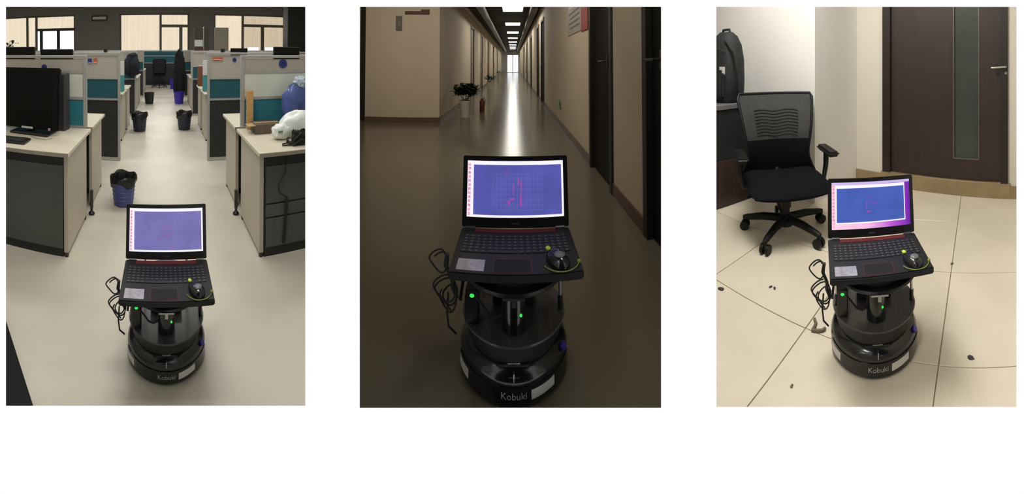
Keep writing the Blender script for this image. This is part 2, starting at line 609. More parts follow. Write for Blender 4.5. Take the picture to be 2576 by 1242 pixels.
        for i in range(6):
            zz = cz - 0.42 * vh + 0.54 * vh * i / 5
            g.box(cx - 0.18 * vw, cx + 0.22 * vw, -0.0024, -0.0018, zz - 0.0003, zz + 0.0003)
        g.build('map_grid', emit('grid_line_a', lin(128, 128, 186), 1.0), lid)
        pts = [(-0.02, .12, .10, .012), (-0.05, -.05, .012, .12), (0.0, -.12, .05, .03), (0.06, .05, .012, .12), (0.06, -.42, .05, .03), (-0.06, -.40, .04, .02)]
    else:
        pts = [(-0.06, -.02, .014, .26), (-0.02, .08, .06, .014), (0.05, .03, .09, .02), (-0.03, -.20, .07, .05), (-0.01, .2, .03, .02), (0.10, .05, .03, .015)]
    s = MB()
    for px, pz, pw, ph in pts:
        s.box(cx + px * vw - pw * vw / 2, cx + px * vw + pw * vw / 2, -0.0027, -0.0016, cz + pz * vh - ph * vh / 2, cz + pz * vh + ph * vh / 2)
    sc_ = s.build('scan_trace', emit('scan_pink_' + style, {'a': lin(165, 95, 175), 'b': lin(160, 78, 165), 'c': lin(140, 85, 180)}[style], 1.0), lid)
    sc_['kind'] = 'stuff'
    MB().cyl((0, -0.0008, L - 0.008), (0, 0.001, L - 0.008), 0.002, n=10).build('webcam', dark_steel, lid)
    MB().box(-0.014, 0.014, -0.0006, 0.001, 0.012, 0.018).build('maker_mark', mat('maker_mark', (0.06, 0.06, 0.06), 0.4, var=0.1), lid)
    return t


def make_mouse(M, label):
    t = thing('computer_mouse', label, 'mouse', M, 'mice resting on the laptops')
    MB().blob((0.030, 0.048, 0.026), 0.0, 1, 1, 3, None, -0.004).build('shell', black_gloss, t, T(0, 0, 0.004), smooth=True)
    MB().blob((0.008, 0.010, 0.005), 0, 1, 1, 2, T(-0.013, 0.036, 0.0245)).build('scroll_wheel', lime, t, smooth=True)
    MB().blob((0.016, 0.016, 0.006), 0, 1, 1, 2, T(0.0, -0.012, 0.0265)).build('palm_patch', mat('mouse_grey', (0.16, 0.16, 0.18), 0.3, var=0.1), t, smooth=True)
    pts = []
    for i in range(25):
        a = PI * 1.02 + i / 24 * PI * 0.78
        pts.append((0.008 + 0.052 * math.cos(a), -0.002 + 0.054 * math.sin(a), 0.003))
    MB().tube(pts, 0.0015, 6).build('cord', lime_d, t, smooth=True)
    MB().blob((0.006, 0.006, 0.005), 0, 1, 1, 2, T(pts[-1][0], pts[-1][1], 0.005)).build('plug', lime_d, t, smooth=True)
    return t


def make_cables(robot):
    """loops of cable hanging beside the deck"""
    t = MB().tube([(-0.194, -0.150, 0.405), (-0.200, -0.146, 0.37), (-0.192, -0.13, 0.34), (-0.186, -0.11, 0.31), (-0.188, -0.09, 0.27), (-0.178, -0.07, 0.23)], 0.0062, 8).build('cable_bundle', rubber, robot, smooth=True)

    def loop(cx, cy, cz, rx, rz, a0, turns, drift, r=0.0027):
        pts = []
        n = int(18 * turns)
        for i in range(n + 1):
            a = a0 + 2 * PI * turns * i / n
            k = i / n
            pts.append((cx + rx * math.cos(a) + drift[0] * k, cy + drift[1] * k + 0.012 * math.sin(2 * a), cz + rz * math.sin(a) + drift[2] * k))
        MB().tube(pts, r, 7).build('loop', rubber, t, smooth=True)

    loop(-0.226, -0.150, 0.385, 0.026, 0.030, 0.4, 1.3, (0.008, 0.02, -0.02))
    loop(-0.212, -0.115, 0.285, 0.034, 0.036, 1.2, 1.9, (0.006, 0.02, -0.03))
    loop(-0.206, -0.090, 0.235, 0.024, 0.040, 2.2, 1.4, (0.01, 0.02, -0.01))
    MB().tube([(-0.200, -0.10, 0.26), (-0.204, -0.10, 0.20), (-0.200, -0.09, 0.15), (-0.184, -0.05, 0.10)], 0.0034, 7).build('drop_lead', rubber, t, smooth=True)
    MB().tube([(-0.155, -0.026, 0.30), (-0.163, -0.05, 0.26), (-0.168, -0.07, 0.22)], 0.005, 7).build('tie', rubber, t, smooth=True)
    return t


def robot_set(RM, x, y, rz, style, where, lx=0.0, ly=-0.125, lrz=0.0, lean=0.17):
    M = RM @ T(x, y, 0, rz)
    rob = make_robot(M, 'black two-deck wheeled robot %s' % where[0])
    LM = M @ T(lx, ly, 0.3772, lrz)
    make_laptop(LM @ T(0, 0, 0.0), 'open black laptop with %s' % where[1], style, lean)
    make_mouse(LM @ T(0.118, -0.075, 0.0246, 0.35), 'black mouse with lime cord on the laptop %s' % where[2])
    make_cables(rob)


# ================================================================ ROOM A: open-plan office
APOLY = arc_pts(-0.85, 0.53) + [(8.9, 15.1), (-13.2, 15.1)]
o_floor = mat('office_vinyl', lin(205, 200, 186), 0.34, var=0.06, scale=3.0, bump=0.05, bscale=300)
nt = o_floor.node_tree
struct(MB().prism(APOLY, -0.06, 0.0).build('floor', o_floor, None, RA), 'pale speckled vinyl office floor')
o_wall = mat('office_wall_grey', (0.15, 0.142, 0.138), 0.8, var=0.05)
o_ceil = mat('office_ceiling', (0.55, 0.55, 0.53), 0.9, var=0.03)
struct(MB().prism(APOLY, 3.55, 3.61).build('ceiling', o_ceil, None, RA), 'white office ceiling')
side_wall = mat('office_side_wall', (0.5, 0.5, 0.48), 0.8, var=0.04)
struct(wall_strip([(0.47, 0.80), (8.9, 15.1)], 0, 3.55, 0.04, -1).build('wall_right', side_wall, None, RA), 'pale side wall of the office')
struct(wall_strip([(-0.70, 0.62), (-13.2, 15.1)], 0, 3.55, 0.04, 1).build('wall_left', side_wall, None, RA), 'pale far side wall of the office')

# window wall at y = 15
YW = 15.0


def ax(u):
    return YW * math.tan((u - 412) / F)


def azv(v, u=412):
    return HA - (v - 123) / F * YW / math.cos((u - 412) / F)


blind_lit = emit('lit_blind', lin(238, 222, 196), 1.0, 0.07, 3.0, (6, 1, 0.2))
blind_dim = emit('lit_blind_dim', lin(205, 188, 160), 1.0, 0.08, 3.0, (6, 1, 0.2))
sky_pane = emit('bright_pane', (1, 1, 1), 1.3)
frame_m = mat('window_frame_bronze', (0.10, 0.085, 0.065), 0.5, var=0.1)
frame_d = mat('window_frame_dark', (0.02, 0.02, 0.022), 0.5, var=0.1)
ZB = 1.18
WINS = [(-9.4, -3.98), (-1.95, 1.12), (2.22, 5.55)]
ZT = 2.92
xs = [-13.2]
for a, b_ in WINS:
    xs += [a, b_]
xs.append(8.9)
wb = MB().box(-13.2, 8.9, YW, YW + 0.2, 0, ZB)
wb.box(-13.2, 8.9, YW, YW + 0.2, ZT, 3.55)
for i in range(0, len(xs), 2):
    wb.box(xs[i], xs[i + 1], YW, YW + 0.2, ZB, ZT)
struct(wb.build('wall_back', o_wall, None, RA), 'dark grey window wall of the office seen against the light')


def window(n, x0, x1, mull, label, lower, upper_m, lower_ms, trans_v):
    """mull: x of the main mullion; right of it an upper blind above a transom and lower lights"""
    root = MB().box(x0, x1, YW + 0.05, YW + 0.11, ZT - 0.07, ZT)
    root.box(x0, x1, YW + 0.05, YW + 0.11, ZB, ZB + 0.06)
    root.box(x0, x0 + 0.07, YW + 0.05, YW + 0.11, ZB, ZT)
    root.box(x1 - 0.07, x1, YW + 0.05, YW + 0.11, ZB, ZT)
    o = struct(root.build('window_%d' % n, frame_m, None, RA), label)
    MB().box(mull - 0.05, mull + 0.05, YW + 0.03, YW + 0.10, ZB, ZT).build('mullion', frame_m, o)
    zt = azv(trans_v)
    MB().box(mull, x1, YW + 0.03, YW + 0.10, zt - 0.06, zt + 0.06).build('transom', upper_m, o)
    MB().box(x0 + 0.07, mull - 0.05, YW + 0.115, YW + 0.125, ZB, ZT).build('blind', blind_lit, o)
    MB().box(mull + 0.05, x1 - 0.07, YW + 0.115, YW + 0.125, zt, ZT).build('blind', blind_dim if n == 3 else blind_lit, o)
    for (a, b2, m_) in lower:
        MB().box(a, b2, YW + 0.115, YW + 0.125, ZB, zt).build('pane', m_, o)
    for a in lower_ms:
        MB().box(a - 0.07, a + 0.07, YW + 0.04, YW + 0.11, ZB, zt).build('mullion', upper_m, o)
    return o


m1 = ax(91)
w1 = window(1, WINS[0][0], WINS[0][1], m1, 'wide office window with pale blinds and two uncovered bright panes',
            [(m1, WINS[0][1], sky_pane)], frame_d, [ax(103), ax(146)], 71)
MB().box(ax(66), ax(71), YW + 0.02, YW + 0.08, ZB, ZT).build('mullion', frame_m, w1)
m2 = ax(404)
window(2, WINS[1][0], WINS[1][1], m2, 'office window in line with the aisle, all blinds drawn',
       [(m2, WINS[1][1], blind_lit)], frame_m, [ax(455)], 65)
m3 = ax(611)
w3 = window(3, WINS[2][0], WINS[2][1], m3, 'office window with dimmer blinds beyond the grey pinboard',
            [(m3, WINS[2][1], blind_dim)], frame_m, [ax(661)], 62)
for a, b_ in ((625, 652), (669, 702)):
    MB().box(ax(a), ax(b_), YW + 0.100, YW + 0.112, ZB, ZB + 0.26).build('gap_pane', sky_pane, w3)
# grey vent grille on the pillar between the windows
vt = thing('wall_vent', 'pale slotted vent high on the dark pillar between windows', 'vent', RA @ T(ax(251), YW, azv(44)))
MB().box(-0.36, 0.36, -0.06, 0.0, -0.12, 0.12).build('housing', frame_d, vt)
MB().box(-0.30, 0.30, -0.09, -0.055, -0.06, 0.05).build('slat', mat('vent_metal', (0.5, 0.49, 0.47), 0.5, var=0.05), vt)

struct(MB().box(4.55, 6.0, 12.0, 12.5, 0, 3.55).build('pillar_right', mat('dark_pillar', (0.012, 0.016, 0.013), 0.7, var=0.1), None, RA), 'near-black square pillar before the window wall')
# ---- cubicle furniture
DT = 0.7013
d_top = mat('desk_laminate', lin(214, 207, 188), 0.4, var=0.03)
d_side = mat('desk_side_laminate', lin(190, 182, 166), 0.5, var=0.03, scale=2)
d_edge = mat('desk_edge', lin(150, 143, 128), 0.5, var=0.03)
d_panel = mat('modesty_grey', (0.085, 0.090, 0.085), 0.45, var=0.1, scale=3)
alu = mat('divider_aluminium', lin(176, 176, 172), 0.4, 0.3, var=0.04)
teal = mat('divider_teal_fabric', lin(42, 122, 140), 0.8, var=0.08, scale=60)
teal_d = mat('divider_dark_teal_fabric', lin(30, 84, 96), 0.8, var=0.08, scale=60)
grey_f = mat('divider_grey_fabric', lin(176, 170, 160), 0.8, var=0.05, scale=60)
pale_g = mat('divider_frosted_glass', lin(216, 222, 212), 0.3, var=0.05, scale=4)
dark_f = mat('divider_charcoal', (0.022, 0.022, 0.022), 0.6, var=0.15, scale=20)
foot_m = mat('desk_foot', (0.05, 0.045, 0.04), 0.5)
blue_dot = mat('blue_sticker', lin(40, 50, 120), 0.5, var=0.1)
red_dot = mat('orange_sticker', lin(190, 95, 50), 0.5, var=0.1)


def desk(label, side, y0, y1, length, panel_y, drawers=None, near=False):
    """a desk whose end stands on the aisle; side -1 left of the aisle, +1 right of it"""
    t = thing('office_desk', label, 'desk', RA @ T(side * 0.595, (y0 + y1) / 2, 0), 'cubicle desks')
    hy = (y1 - y0) / 2
    x1 = side * length
    MB().box(0, x1, -hy, hy, 0.672, 0.70).build('top', d_top, t, bevel=0.003)
    MB().box(-0.0008 * side, x1, -hy - 0.0012, -hy + 0.001, 0.674, 0.698).build('edge_band', d_edge, t)
    MB().box(side * 0.018, side * 0.046, -hy + 0.06, hy - 0.09, 0.03, 0.672).build('end_panel', d_side, t, bevel=0.002)
    MB().box(x1 - side * 0.05, x1 - side * 0.02, -hy + 0.06, hy - 0.09, 0.03, 0.672).build('end_panel', d_side, t, bevel=0.002)
    fy = panel_y
    if drawers:
        zs = drawers
        for i in range(len(zs) - 1):
            MB().box(side * 0.060, x1 - side * 0.06, -hy + fy, -hy + fy + 0.02, zs[i] + 0.006, zs[i + 1] - 0.006).build('drawer_front', d_panel, t, bevel=0.002)
    else:
        MB().box(side * 0.050, x1 - side * 0.06, -hy + fy, -hy + fy + 0.02, 0.055, 0.60).build('modesty_panel', d_panel, t, bevel=0.002)
    MB().box(side * 0.050, x1 - side * 0.06, -hy + fy + 0.006, -hy + fy + 0.03, 0.0, 0.67).build('carcass', black_matt, t)
    for yy in (-hy + 0.075, hy - 0.11):
        MB().cyl((side * 0.032, yy, 0), (side * 0.032, yy, 0.032), 0.014, n=10).build('foot', foot_m, t)
    return t


def divider(label, side, x_in, x_out, y, z0, bands, post_in=True, M=None, posts_full=True):
    """a cubicle screen across the view: aluminium frame with stacked fabric and glass panels"""
    t = thing('cubicle_divider', label, 'divider', RA @ T(side * x_in, y, 0), 'cubicle dividers')
    L = side * (x_out - x_in)
    ztop = bands[0][0]
    MB().box(0, side * 0.03, -0.02, 0.02, z0, ztop).build('post', alu, t, bevel=0.002)
    MB().box(L - side * 0.03, L, -0.02, 0.02, z0, ztop).build('post', alu, t, bevel=0.002)
    MB().box(0, L, -0.024, 0.024, ztop - 0.002, ztop + 0.022).build('top_rail', alu, t, bevel=0.002)
    for i, (a, b2, m_) in enumerate(bands):
        MB().box(side * 0.03, L - side * 0.03, -0.012, 0.012, b2 + 0.012, a - 0.012).build('panel', m_, t)
        MB().box(side * 0.03, L - side * 0.03, -0.019, 0.019, b2 - 0.012, b2 + 0.012).build('rail', alu, t)
    return t


LN = {-1: 'left of the aisle', 1: 'right of the aisle'}
sq = 1.0
for side in (-1, 1):
    far = 1.02 if side < 0 else 0.595
    nd = desk('cream desk nearest the camera carrying the black monitor' if side < 0 else 'cream desk nearest the camera carrying bags and cables', side, 2.05, 2.74, far, 0.055,
         None if side < 0 else (0.055, 0.255, 0.345, 0.60), True)
    desk('cream desk backing onto the monitor desk across its screen' if side < 0 else 'cream desk backing onto the cluttered desk across its screen', side, 2.80, 3.40, far, 0.30)
    # seam post with its levelling foot between the two end panels
    sp = MB().box(-0.012, 0.012, -0.012, 0.012, 0.05, 0.20).build('leg_post', foot_m, nd, T(side * -0.007, 0.325, 0))
    MB().lathe([(0.026, 0), (0.026, 0.012), (0.010, 0.03), (0.010, 0.055)], 16).build('foot', black_plastic, sp)
    # screen standing along the back of the first desk
    x_out = 1.60 if side < 0 else 1.45
    divider('low screen on the desk behind the black monitor' if side < 0 else 'low screen on the desk behind the plastic bags', side, 0.635, x_out, 2.77, 0.70,
            [(1.282, 1.165, grey_f), (1.165, 0.945, pale_g), (0.945, 0.705, teal)])
    # tall screens reaching the floor
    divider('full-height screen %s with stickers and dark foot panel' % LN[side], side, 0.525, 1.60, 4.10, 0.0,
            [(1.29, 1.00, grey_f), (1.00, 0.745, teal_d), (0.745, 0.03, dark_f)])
    MB  # ---- further rows
    for k, yc in enumerate((5.56, 8.34, 11.0)):
        word = ('second', 'third', 'fourth')[k]
        desk('pale desk facing the camera in the %s row %s' % (word, LN[side]), side, yc - 0.66, yc - 0.03, 1.9, 0.2)
        desk('pale desk facing away in the %s row %s' % (word, LN[side]), side, yc + 0.03, yc + 0.62, 1.9, 0.3)
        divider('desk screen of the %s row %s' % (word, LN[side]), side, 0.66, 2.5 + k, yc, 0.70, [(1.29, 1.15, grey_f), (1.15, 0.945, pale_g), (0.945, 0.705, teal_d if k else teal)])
        if k < 2:
            divider('floor-standing screen behind the %s row %s' % (word, LN[side]), side, 0.56, 1.75 + k, yc + 1.34, 0.0, [(1.29, 1.00, grey_f), (1.00, 0.745, teal_d), (0.745, 0.03, dark_f)])

# stickers on screens
def sticker(name, label, x, y, z, wd, ht, m, shape='box'):
    t = thing(name, label, 'sticker', RA @ T(x, y, z))
    b = MB()
    if shape == 'box':
        b.box(-wd / 2, wd / 2, -0.003, 0.0, -ht / 2, ht / 2)
    else:
        b.cyl((0, -0.003, 0), (0, 0, 0), wd / 2, n=20)
    b.build('sheet', m, t)
    if shape != 'box':
        MB().cyl((0, -0.0045, 0), (0, -0.003, 0), wd / 4, n=16).build('inner_disc', mat('blue_sticker_inner', lin(25, 30, 95), 0.5), t)
    else:
        MB().box(-wd / 2 + 0.004, wd / 2 - 0.004, -0.0045, -0.003, -ht / 2 + 0.004, -ht / 2 + 0.012).build('print_line', paper, t)
    return t


def on(u, v, y):
    th = (u - 412) / F
    D = y / math.cos(th)
    return D * math.sin(th), HA - (v - 123) / F * D


for (u, v, m_, lab, wd, ht, sh, y) in [
        (226, 153, blue_dot, 'small dark blue sticker on the full-height screen beside an orange one', 0.05, 0.06, 'box', 4.083),
        (240, 152, red_dot, 'small orange sticker on the full-height screen beside a blue one', 0.045, 0.06, 'box', 4.083),
        (548, 148, red_dot, 'orange notice strip on the screen beyond the cluttered desk', 0.13, 0.035, 'box', 4.083),
        (590, 150, blue_dot, 'small round blue sticker on the screen beyond the cluttered desk', 0.05, 0.05, 'disc', 4.083),
        (712, 159, blue_dot, 'large round dark blue sticker on the glass above the bags', 0.075, 0.07, 'disc', 2.753),
        (111, 168, blue_dot, 'round violet-blue sticker above the black monitor', 0.05, 0.05, 'disc', 2.753)]:
    x, z = on(u, v, y)
    if sh == 'disc' and y < 3:
        sticker('round_sticker', lab, x, y - 0.0, z, wd, ht, m_, sh)
    else:
        sticker('notice_sticker', lab, x, y, z, wd, ht, m_, sh)

# ---- things on the near left desk
mon_black = mat('monitor_black', (0.004, 0.004, 0.004), 0.55, var=0.1, spec=0.2)
mon = thing('computer_monitor', 'large black switched-off monitor on the desk nearest the camera', 'monitor', RA @ T(-1.03, 2.47, DT, -0.10))
MB().box(-0.245, 0.255, -0.015, 0.035, 0.035, 0.51, RX(-0.05)).build('housing', mon_black, mon, bevel=0.01, segs=2)
MB().box(-0.23, 0.20, -0.0175, -0.015, 0.055, 0.49, RX(-0.05)).build('screen', mat('screen_off', (0.003, 0.0035, 0.003), 0.5, var=0.1, spec=0.15), mon)
MB().box(-0.03, 0.03, 0.02, 0.05, 0.0, 0.15).build('stand', black_plastic, mon)
MB().box(-0.14, 0.19, -0.07, 0.11, 0.0, 0.018).build('foot', black_plastic, mon, bevel=0.006)
MB().box(-0.06, 0.04, -0.0195, -0.0175, 0.037, 0.052, RX(-0.05)).build('label', paper, mon)
MB().box(0.17, 0.19, -0.0195, -0.0175, 0.037, 0.055, RX(-0.05)).build('label', mat('pink_label', lin(190, 150, 165), 0.5), mon)
pt = thing('speaker_box', 'slim dark speaker with a silver badge beside the black monitor', 'speaker', RA @ T(-0.815, 2.66, DT, -0.2))
MB().box(-0.05, 0.045, -0.05, 0.05, 0.0, 0.46).build('cabinet', mat('charcoal_plastic', (0.035, 0.036, 0.04), 0.5), pt, bevel=0.008)
MB().box(-0.035, -0.010, -0.053, -0.050, 0.40, 0.44).build('badge', foil, pt)
kb = thing('desk_keyboard', 'black keyboard lying on the desk in front of the monitor', 'keyboard', RA @ T(-1.10, 2.20, DT, 0.02))
MB().box(-0.17, 0.17, -0.065, 0.065, 0.0, 0.016).build('case', black_plastic, kb, bevel=0.004)
kk = MB()
for i in range(14):
    for j in range(5):
        kk.box(-0.16 + i * 0.0225, -0.142 + i * 0.0225, -0.055 + j * 0.0215, -0.038 + j * 0.0215, 0.016, 0.022)
kk.build('keys', black_matt, kb)['kind'] = 'stuff'
tag(MB().tube([(-0.80, 2.36, 0.704), (-0.84, 2.31, 0.704), (-0.92, 2.33, 0.704), (-0.98, 2.38, 0.704)], 0.004, 7).build('white_lead', mat('grey_lead', (0.45, 0.44, 0.42), 0.5), None, RA, smooth=True),
    'thin pale lead lying on the desk below the monitor', 'cable')

# ---- things on the near right desk
wood = mat('raw_pine', lin(206, 160, 104), 0.6, var=0.15, scale=6, stretch=(1, 1, 14))
pw = thing('pine_frame', 'open pine wood frame leaning on the cluttered desk', 'frame', RA @ T(0.70, 2.70, DT))
MB().box(-0.03, 0.022, -0.02, 0.02, 0.0, 0.315).build('upright', wood, pw, bevel=0.002)
MB().box(0.022, 0.24, -0.03, 0.02, 0.0, 0.032).build('rail', wood, pw, bevel=0.002)
bx = thing('cardboard_box', 'flat brown cardboard box on the cluttered desk', 'box', RA @ T(0.80, 2.585, DT, 0.0))
MB().box(-0.11, 0.11, -0.07, 0.07, 0.0, 0.075).build('carton', mat('brown_card', (0.13, 0.095, 0.07), 0.7, var=0.15), bx, bevel=0.003)
MB().box(-0.165, -0.10, -0.075, 0.03, 0.0, 0.006, Matrix.Translation((0, 0, 0.078)) @ RY(-0.12)).build('flap', mat('tan_card', (0.45, 0.32, 0.17), 0.7, var=0.1), bx)
MB().box(-0.10, 0.10, -0.02, 0.02, 0.075, 0.077).build('tape', MATS['tan_card'], bx)
bb = thing('blue_bag', 'blue translucent plastic bag standing on the cluttered desk', 'bag', RA @ T(1.075, 2.62, DT, 0.0))
MB().blob((0.125, 0.068, 0.20), 0.16, 1.7, 3, 4, T(0, 0, 0.195), -0.194).build('bag_body', mat('blue_film', lin(70, 88, 152), 0.28, var=0.35, scale=7, coat=0.3), bb, smooth=True)
MB().blob((0.06, 0.05, 0.05), 0.4, 3.0, 5, 3, T(0.03, -0.02, 0.385)).build('knot', mat('pale_film', lin(175, 190, 205), 0.3, var=0.15), bb, smooth=True)
wbag = thing('plastic_bag', 'crumpled white plastic bag lying across the cluttered desk', 'bag', RA @ T(0.985, 2.395, DT, 0.12))
film = mat('white_film', lin(236, 242, 240), 0.35, var=0.05, scale=9, coat=0.2)
MB().blob((0.17, 0.085, 0.115), 0.14, 1.9, 9, 4, T(0.02, 0, 0.075), -0.074).build('bag_body', film, wbag, smooth=True)
MB().blob((0.075, 0.055, 0.060), 0.22, 2.2, 4, 3, T(-0.150, -0.04, 0.055), -0.054).build('handle', film, wbag, smooth=True)
MB().box(-0.20, -0.165, -0.097, -0.092, 0.06, 0.075).build('green_print', mat('green_print', lin(110, 160, 130), 0.5), wbag)
cb = thing('cable_tangle', 'tangle of black cables at the edge of the cluttered desk', 'cable', RA @ T(0.945, 2.185, DT))
for i in range(9):
    rnd = random.Random(20 + i)
    p = []
    ph = rnd.uniform(0, 6)
    for k in range(26):
        a = ph + k * 0.42
        p.append((0.10 * math.cos(a) * (0.6 + 0.4 * rnd.random()) + 0.004 * k - 0.03, 0.062 * math.sin(a * 1.1) * (0.5 + 0.5 * rnd.random()), 0.008 + 0.085 * rnd.random() * (k % 3 != 0)))
    MB().tube(p, 0.0078, 6).build('lead', rubber, cb, smooth=True)
MB().tube([(-0.10, 0.02, 0.007), (-0.15, 0.0, 0.007), (-0.16, -0.03, 0.007), (-0.08, -0.05, 0.007)], 0.0045, 6).build('lead', rubber, cb, smooth=True)
MB().blob((0.05, 0.03, 0.022), 0.2, 2, 2, 2, T(0.05, 0.03, 0.045)).build('adapter', black_plastic, cb, smooth=True)
st = thing('hanging_strap', 'black strap hanging in front of the grey drawer fronts', 'strap', RA @ T(0.775, 2.095, 0.08))
MB().box(-0.009, 0.009, -0.006, 0.002, 0.0, 0.30, RY(0.07)).build('webbing', rubber, st, bevel=0.002)
MB().tube([(0.02, -0.002, 0.30), (-0.035, -0.004, 0.34), (-0.04, -0.004, 0.39), (0.01, -0.004, 0.47), (0.02, 0.0, 0.56)], 0.003, 6).build('cord', rubber, st, smooth=True)

# ---- bins along the aisle
def bin_(label, x, y, s, body_m, liner=True):
    t = thing('waste_bin', label, 'bin', RA @ T(x, y, 0), 'waste bins along the aisle')
    MB().lathe([(0.0, 0.0), (0.082 * s, 0.0), (0.086 * s, 0.01 * s), (0.108 * s, 0.235 * s), (0.112 * s, 0.24 * s), (0.104 * s, 0.236 * s), (0.080 * s, 0.015 * s), (0.0, 0.014 * s)], 32).build('bucket', body_m, t, smooth=True)
    for i in range(4):
        z = (0.05 + 0.035 * i) * s
        r = 0.0865 * s + 0.022 * s * (z / s - 0.01) / 0.225
        MB().lathe([(r, z), (r + 0.0035 * s, z + 0.004 * s), (r + 0.0035 * s, z + 0.010 * s), (r, z + 0.014 * s)], 32, closed=False).build('band', body_m, t, smooth=True)
    if liner:
        v = MB()
        n = 36
        prof = [(0.094, 0.185), (0.108, 0.20), (0.118, 0.226), (0.121, 0.250), (0.112, 0.264), (0.100, 0.25), (0.088, 0.14)]
        vs_, fs_ = [], []
        for j, (r, z) in enumerate(prof):
            for i in range(n):
                a = 2 * PI * i / n
                k = 1 + 0.035 * math.sin(5 * a + j) + 0.03 * math.sin(9 * a)
                zz = z + (0.018 * math.sin(3 * a + 1) if j < 3 else 0.010 * math.sin(4 * a)) - (0.02 if j < 2 and 0 < math.sin(a * 1.0 - 0.5) else 0)
                vs_.append((r * s * k * (1.05 if j < 2 else 1), 0 + r * s * k * 0 + 0, zz * s))
                vs_[-1] = (r * s * k * (1.09 if j < 2 else 1) * math.cos(a), r * s * k * (1.09 if j < 2 else 1) * math.sin(a), zz * s)
        for j in range(len(prof) - 1):
            for i in range(n):
                fs_.append((j * n + i, j * n + (i + 1) % n, (j + 1) * n + (i + 1) % n, (j + 1) * n + i))
        v.add(vs_, fs_).build('liner', mat('bin_liner', (0.008, 0.008, 0.009), 0.35, var=0.2, bump=0.3, bscale=30), t, smooth=True)
    return t


bin_blue = mat('bin_blue', lin(74, 82, 150), 0.4, var=0.06)
bin_navy = mat('bin_navy', (0.012, 0.016, 0.035), 0.4, var=0.1)
bin_purple = mat('bin_violet', lin(62, 42, 170), 0.4, var=0.06)
bin_('blue bin with black liner standing alone nearest the camera', -0.352, 2.95, 0.98, bin_blue)
bin_('navy bin with black liner by the second row left of the aisle', -0.40, 5.62, 1.15, bin_navy)
bin_('navy bin with black liner by the second row right of the aisle', 0.345, 5.74, 1.15, bin_navy)
bin_('black bin far along the left of the aisle', -0.36, 8.45, 1.15, black_matt, False)
bin_('violet bin far along the right of the aisle', 0.375, 8.45, 1.2, bin_purple, False)

# ---- second and further rows: things on and over the desks
def frustum(M, b):
    return M

bk = thing('file_stand', 'teal and yellow file box on the second-row desk left of the aisle', 'file box', RA @ T(-0.705, 5.25, DT))
MB().box(-0.11, -0.02, -0.06, 0.06, 0, 0.22).build('yellow_file', mat('yellow_file', lin(240, 226, 130), 0.6, var=0.15), bk)
MB().box(-0.015, 0.09, -0.06, 0.06, 0, 0.25).build('teal_file', mat('teal_file', lin(60, 140, 145), 0.6, var=0.1), bk)
MB().box(-0.11, 0.09, -0.05, 0.05, 0.25, 0.46).build('paper_stack', paper, bk)
bk = thing('file_stand', 'teal and white file box on the second-row desk right of the aisle', 'file box', RA @ T(0.685, 5.25, DT))
MB().box(-0.08, -0.01, -0.06, 0.06, 0, 0.24).build('teal_file', MATS['teal_file'], bk)
MB().box(-0.005, 0.07, -0.06, 0.06, 0, 0.22).build('white_file', paper, bk)
MB().box(-0.08, 0.07, -0.05, 0.05, 0.25, 0.48).build('paper_stack', paper, bk)
bk = thing('brown_folder', 'brown upright folder at the second-row desk edge right of the aisle', 'folder', RA @ T(0.66, 6.0, DT))
MB().box(-0.06, 0.06, -0.04, 0.04, 0, 0.35).build('cover', mat('brown_folder', lin(128, 76, 50), 0.6, var=0.1), bk)
MB().box(-0.05, 0.05, -0.035, 0.035, 0.345, 0.36).build('pages', paper, bk)


def coat(label, x, y, z0, z1, wd, m_, seed):
    t = thing('hanging_coat', label, 'coat', RA @ T(x, y, z0))
    h = z1 - z0
    MB().blob((wd / 2, 0.09, h / 2), 0.22, 2.0, seed, 4, T(0, 0, h / 2)).build('body', m_, t, smooth=True)
    MB().blob((wd * 0.22, 0.07, h * 0.36), 0.2, 2.2, seed + 1, 3, T(-wd * 0.36, -0.04, h * 0.45)).build('sleeve', m_, t, smooth=True)
    MB().blob((wd * 0.2, 0.06, h * 0.10), 0.3, 2.0, seed + 2, 3, T(0.0, -0.02, h * 0.93)).build('hood', m_, t, smooth=True)
    return t


navy_cloth = mat('navy_cloth', (0.010, 0.013, 0.022), 0.9, var=0.3, scale=20)
black_cloth = mat('black_cloth', (0.008, 0.008, 0.008), 0.9, var=0.3, scale=20)
coat('dark navy jacket hung over the screen left of the aisle', -0.62, 6.755, 0.80, 1.26, 0.30, navy_cloth, 4)
coat('long black coat hanging beside the aisle above the violet bin', 0.405, 8.90, 0.0, 1.32, 0.30, black_cloth, 8)


def office_chair_far(label, x, y, rz, m_):
    t = thing('office_chair', label, 'chair', RA @ T(x, y, 0, rz))
    MB().box(-0.24, 0.24, -0.24, 0.24, 0.42, 0.50).build('seat', m_, t, bevel=0.03, segs=2)
    MB().box(-0.23, 0.23, 0.20, 0.26, 0.52, 1.02, RX(-0.05)).build('backrest', m_, t, bevel=0.03, segs=2)
    MB().cyl((0, 0, 0.10), (0, 0, 0.43), 0.03, n=12).build('column', black_plastic, t)
    for i in range(5):
        a = 2 * PI * i / 5 + 0.3
        MB().tube([(0, 0, 0.11), (0.27 * math.cos(a), 0.27 * math.sin(a), 0.06)], [0.03, 0.02], 8).build('leg', black_plastic, t)
        MB().cyl((0.27 * math.cos(a) - 0.012, 0.27 * math.sin(a), 0.028), (0.27 * math.cos(a) + 0.012, 0.27 * math.sin(a), 0.028), 0.028, n=12).build('caster', black_plastic, t)
    return t


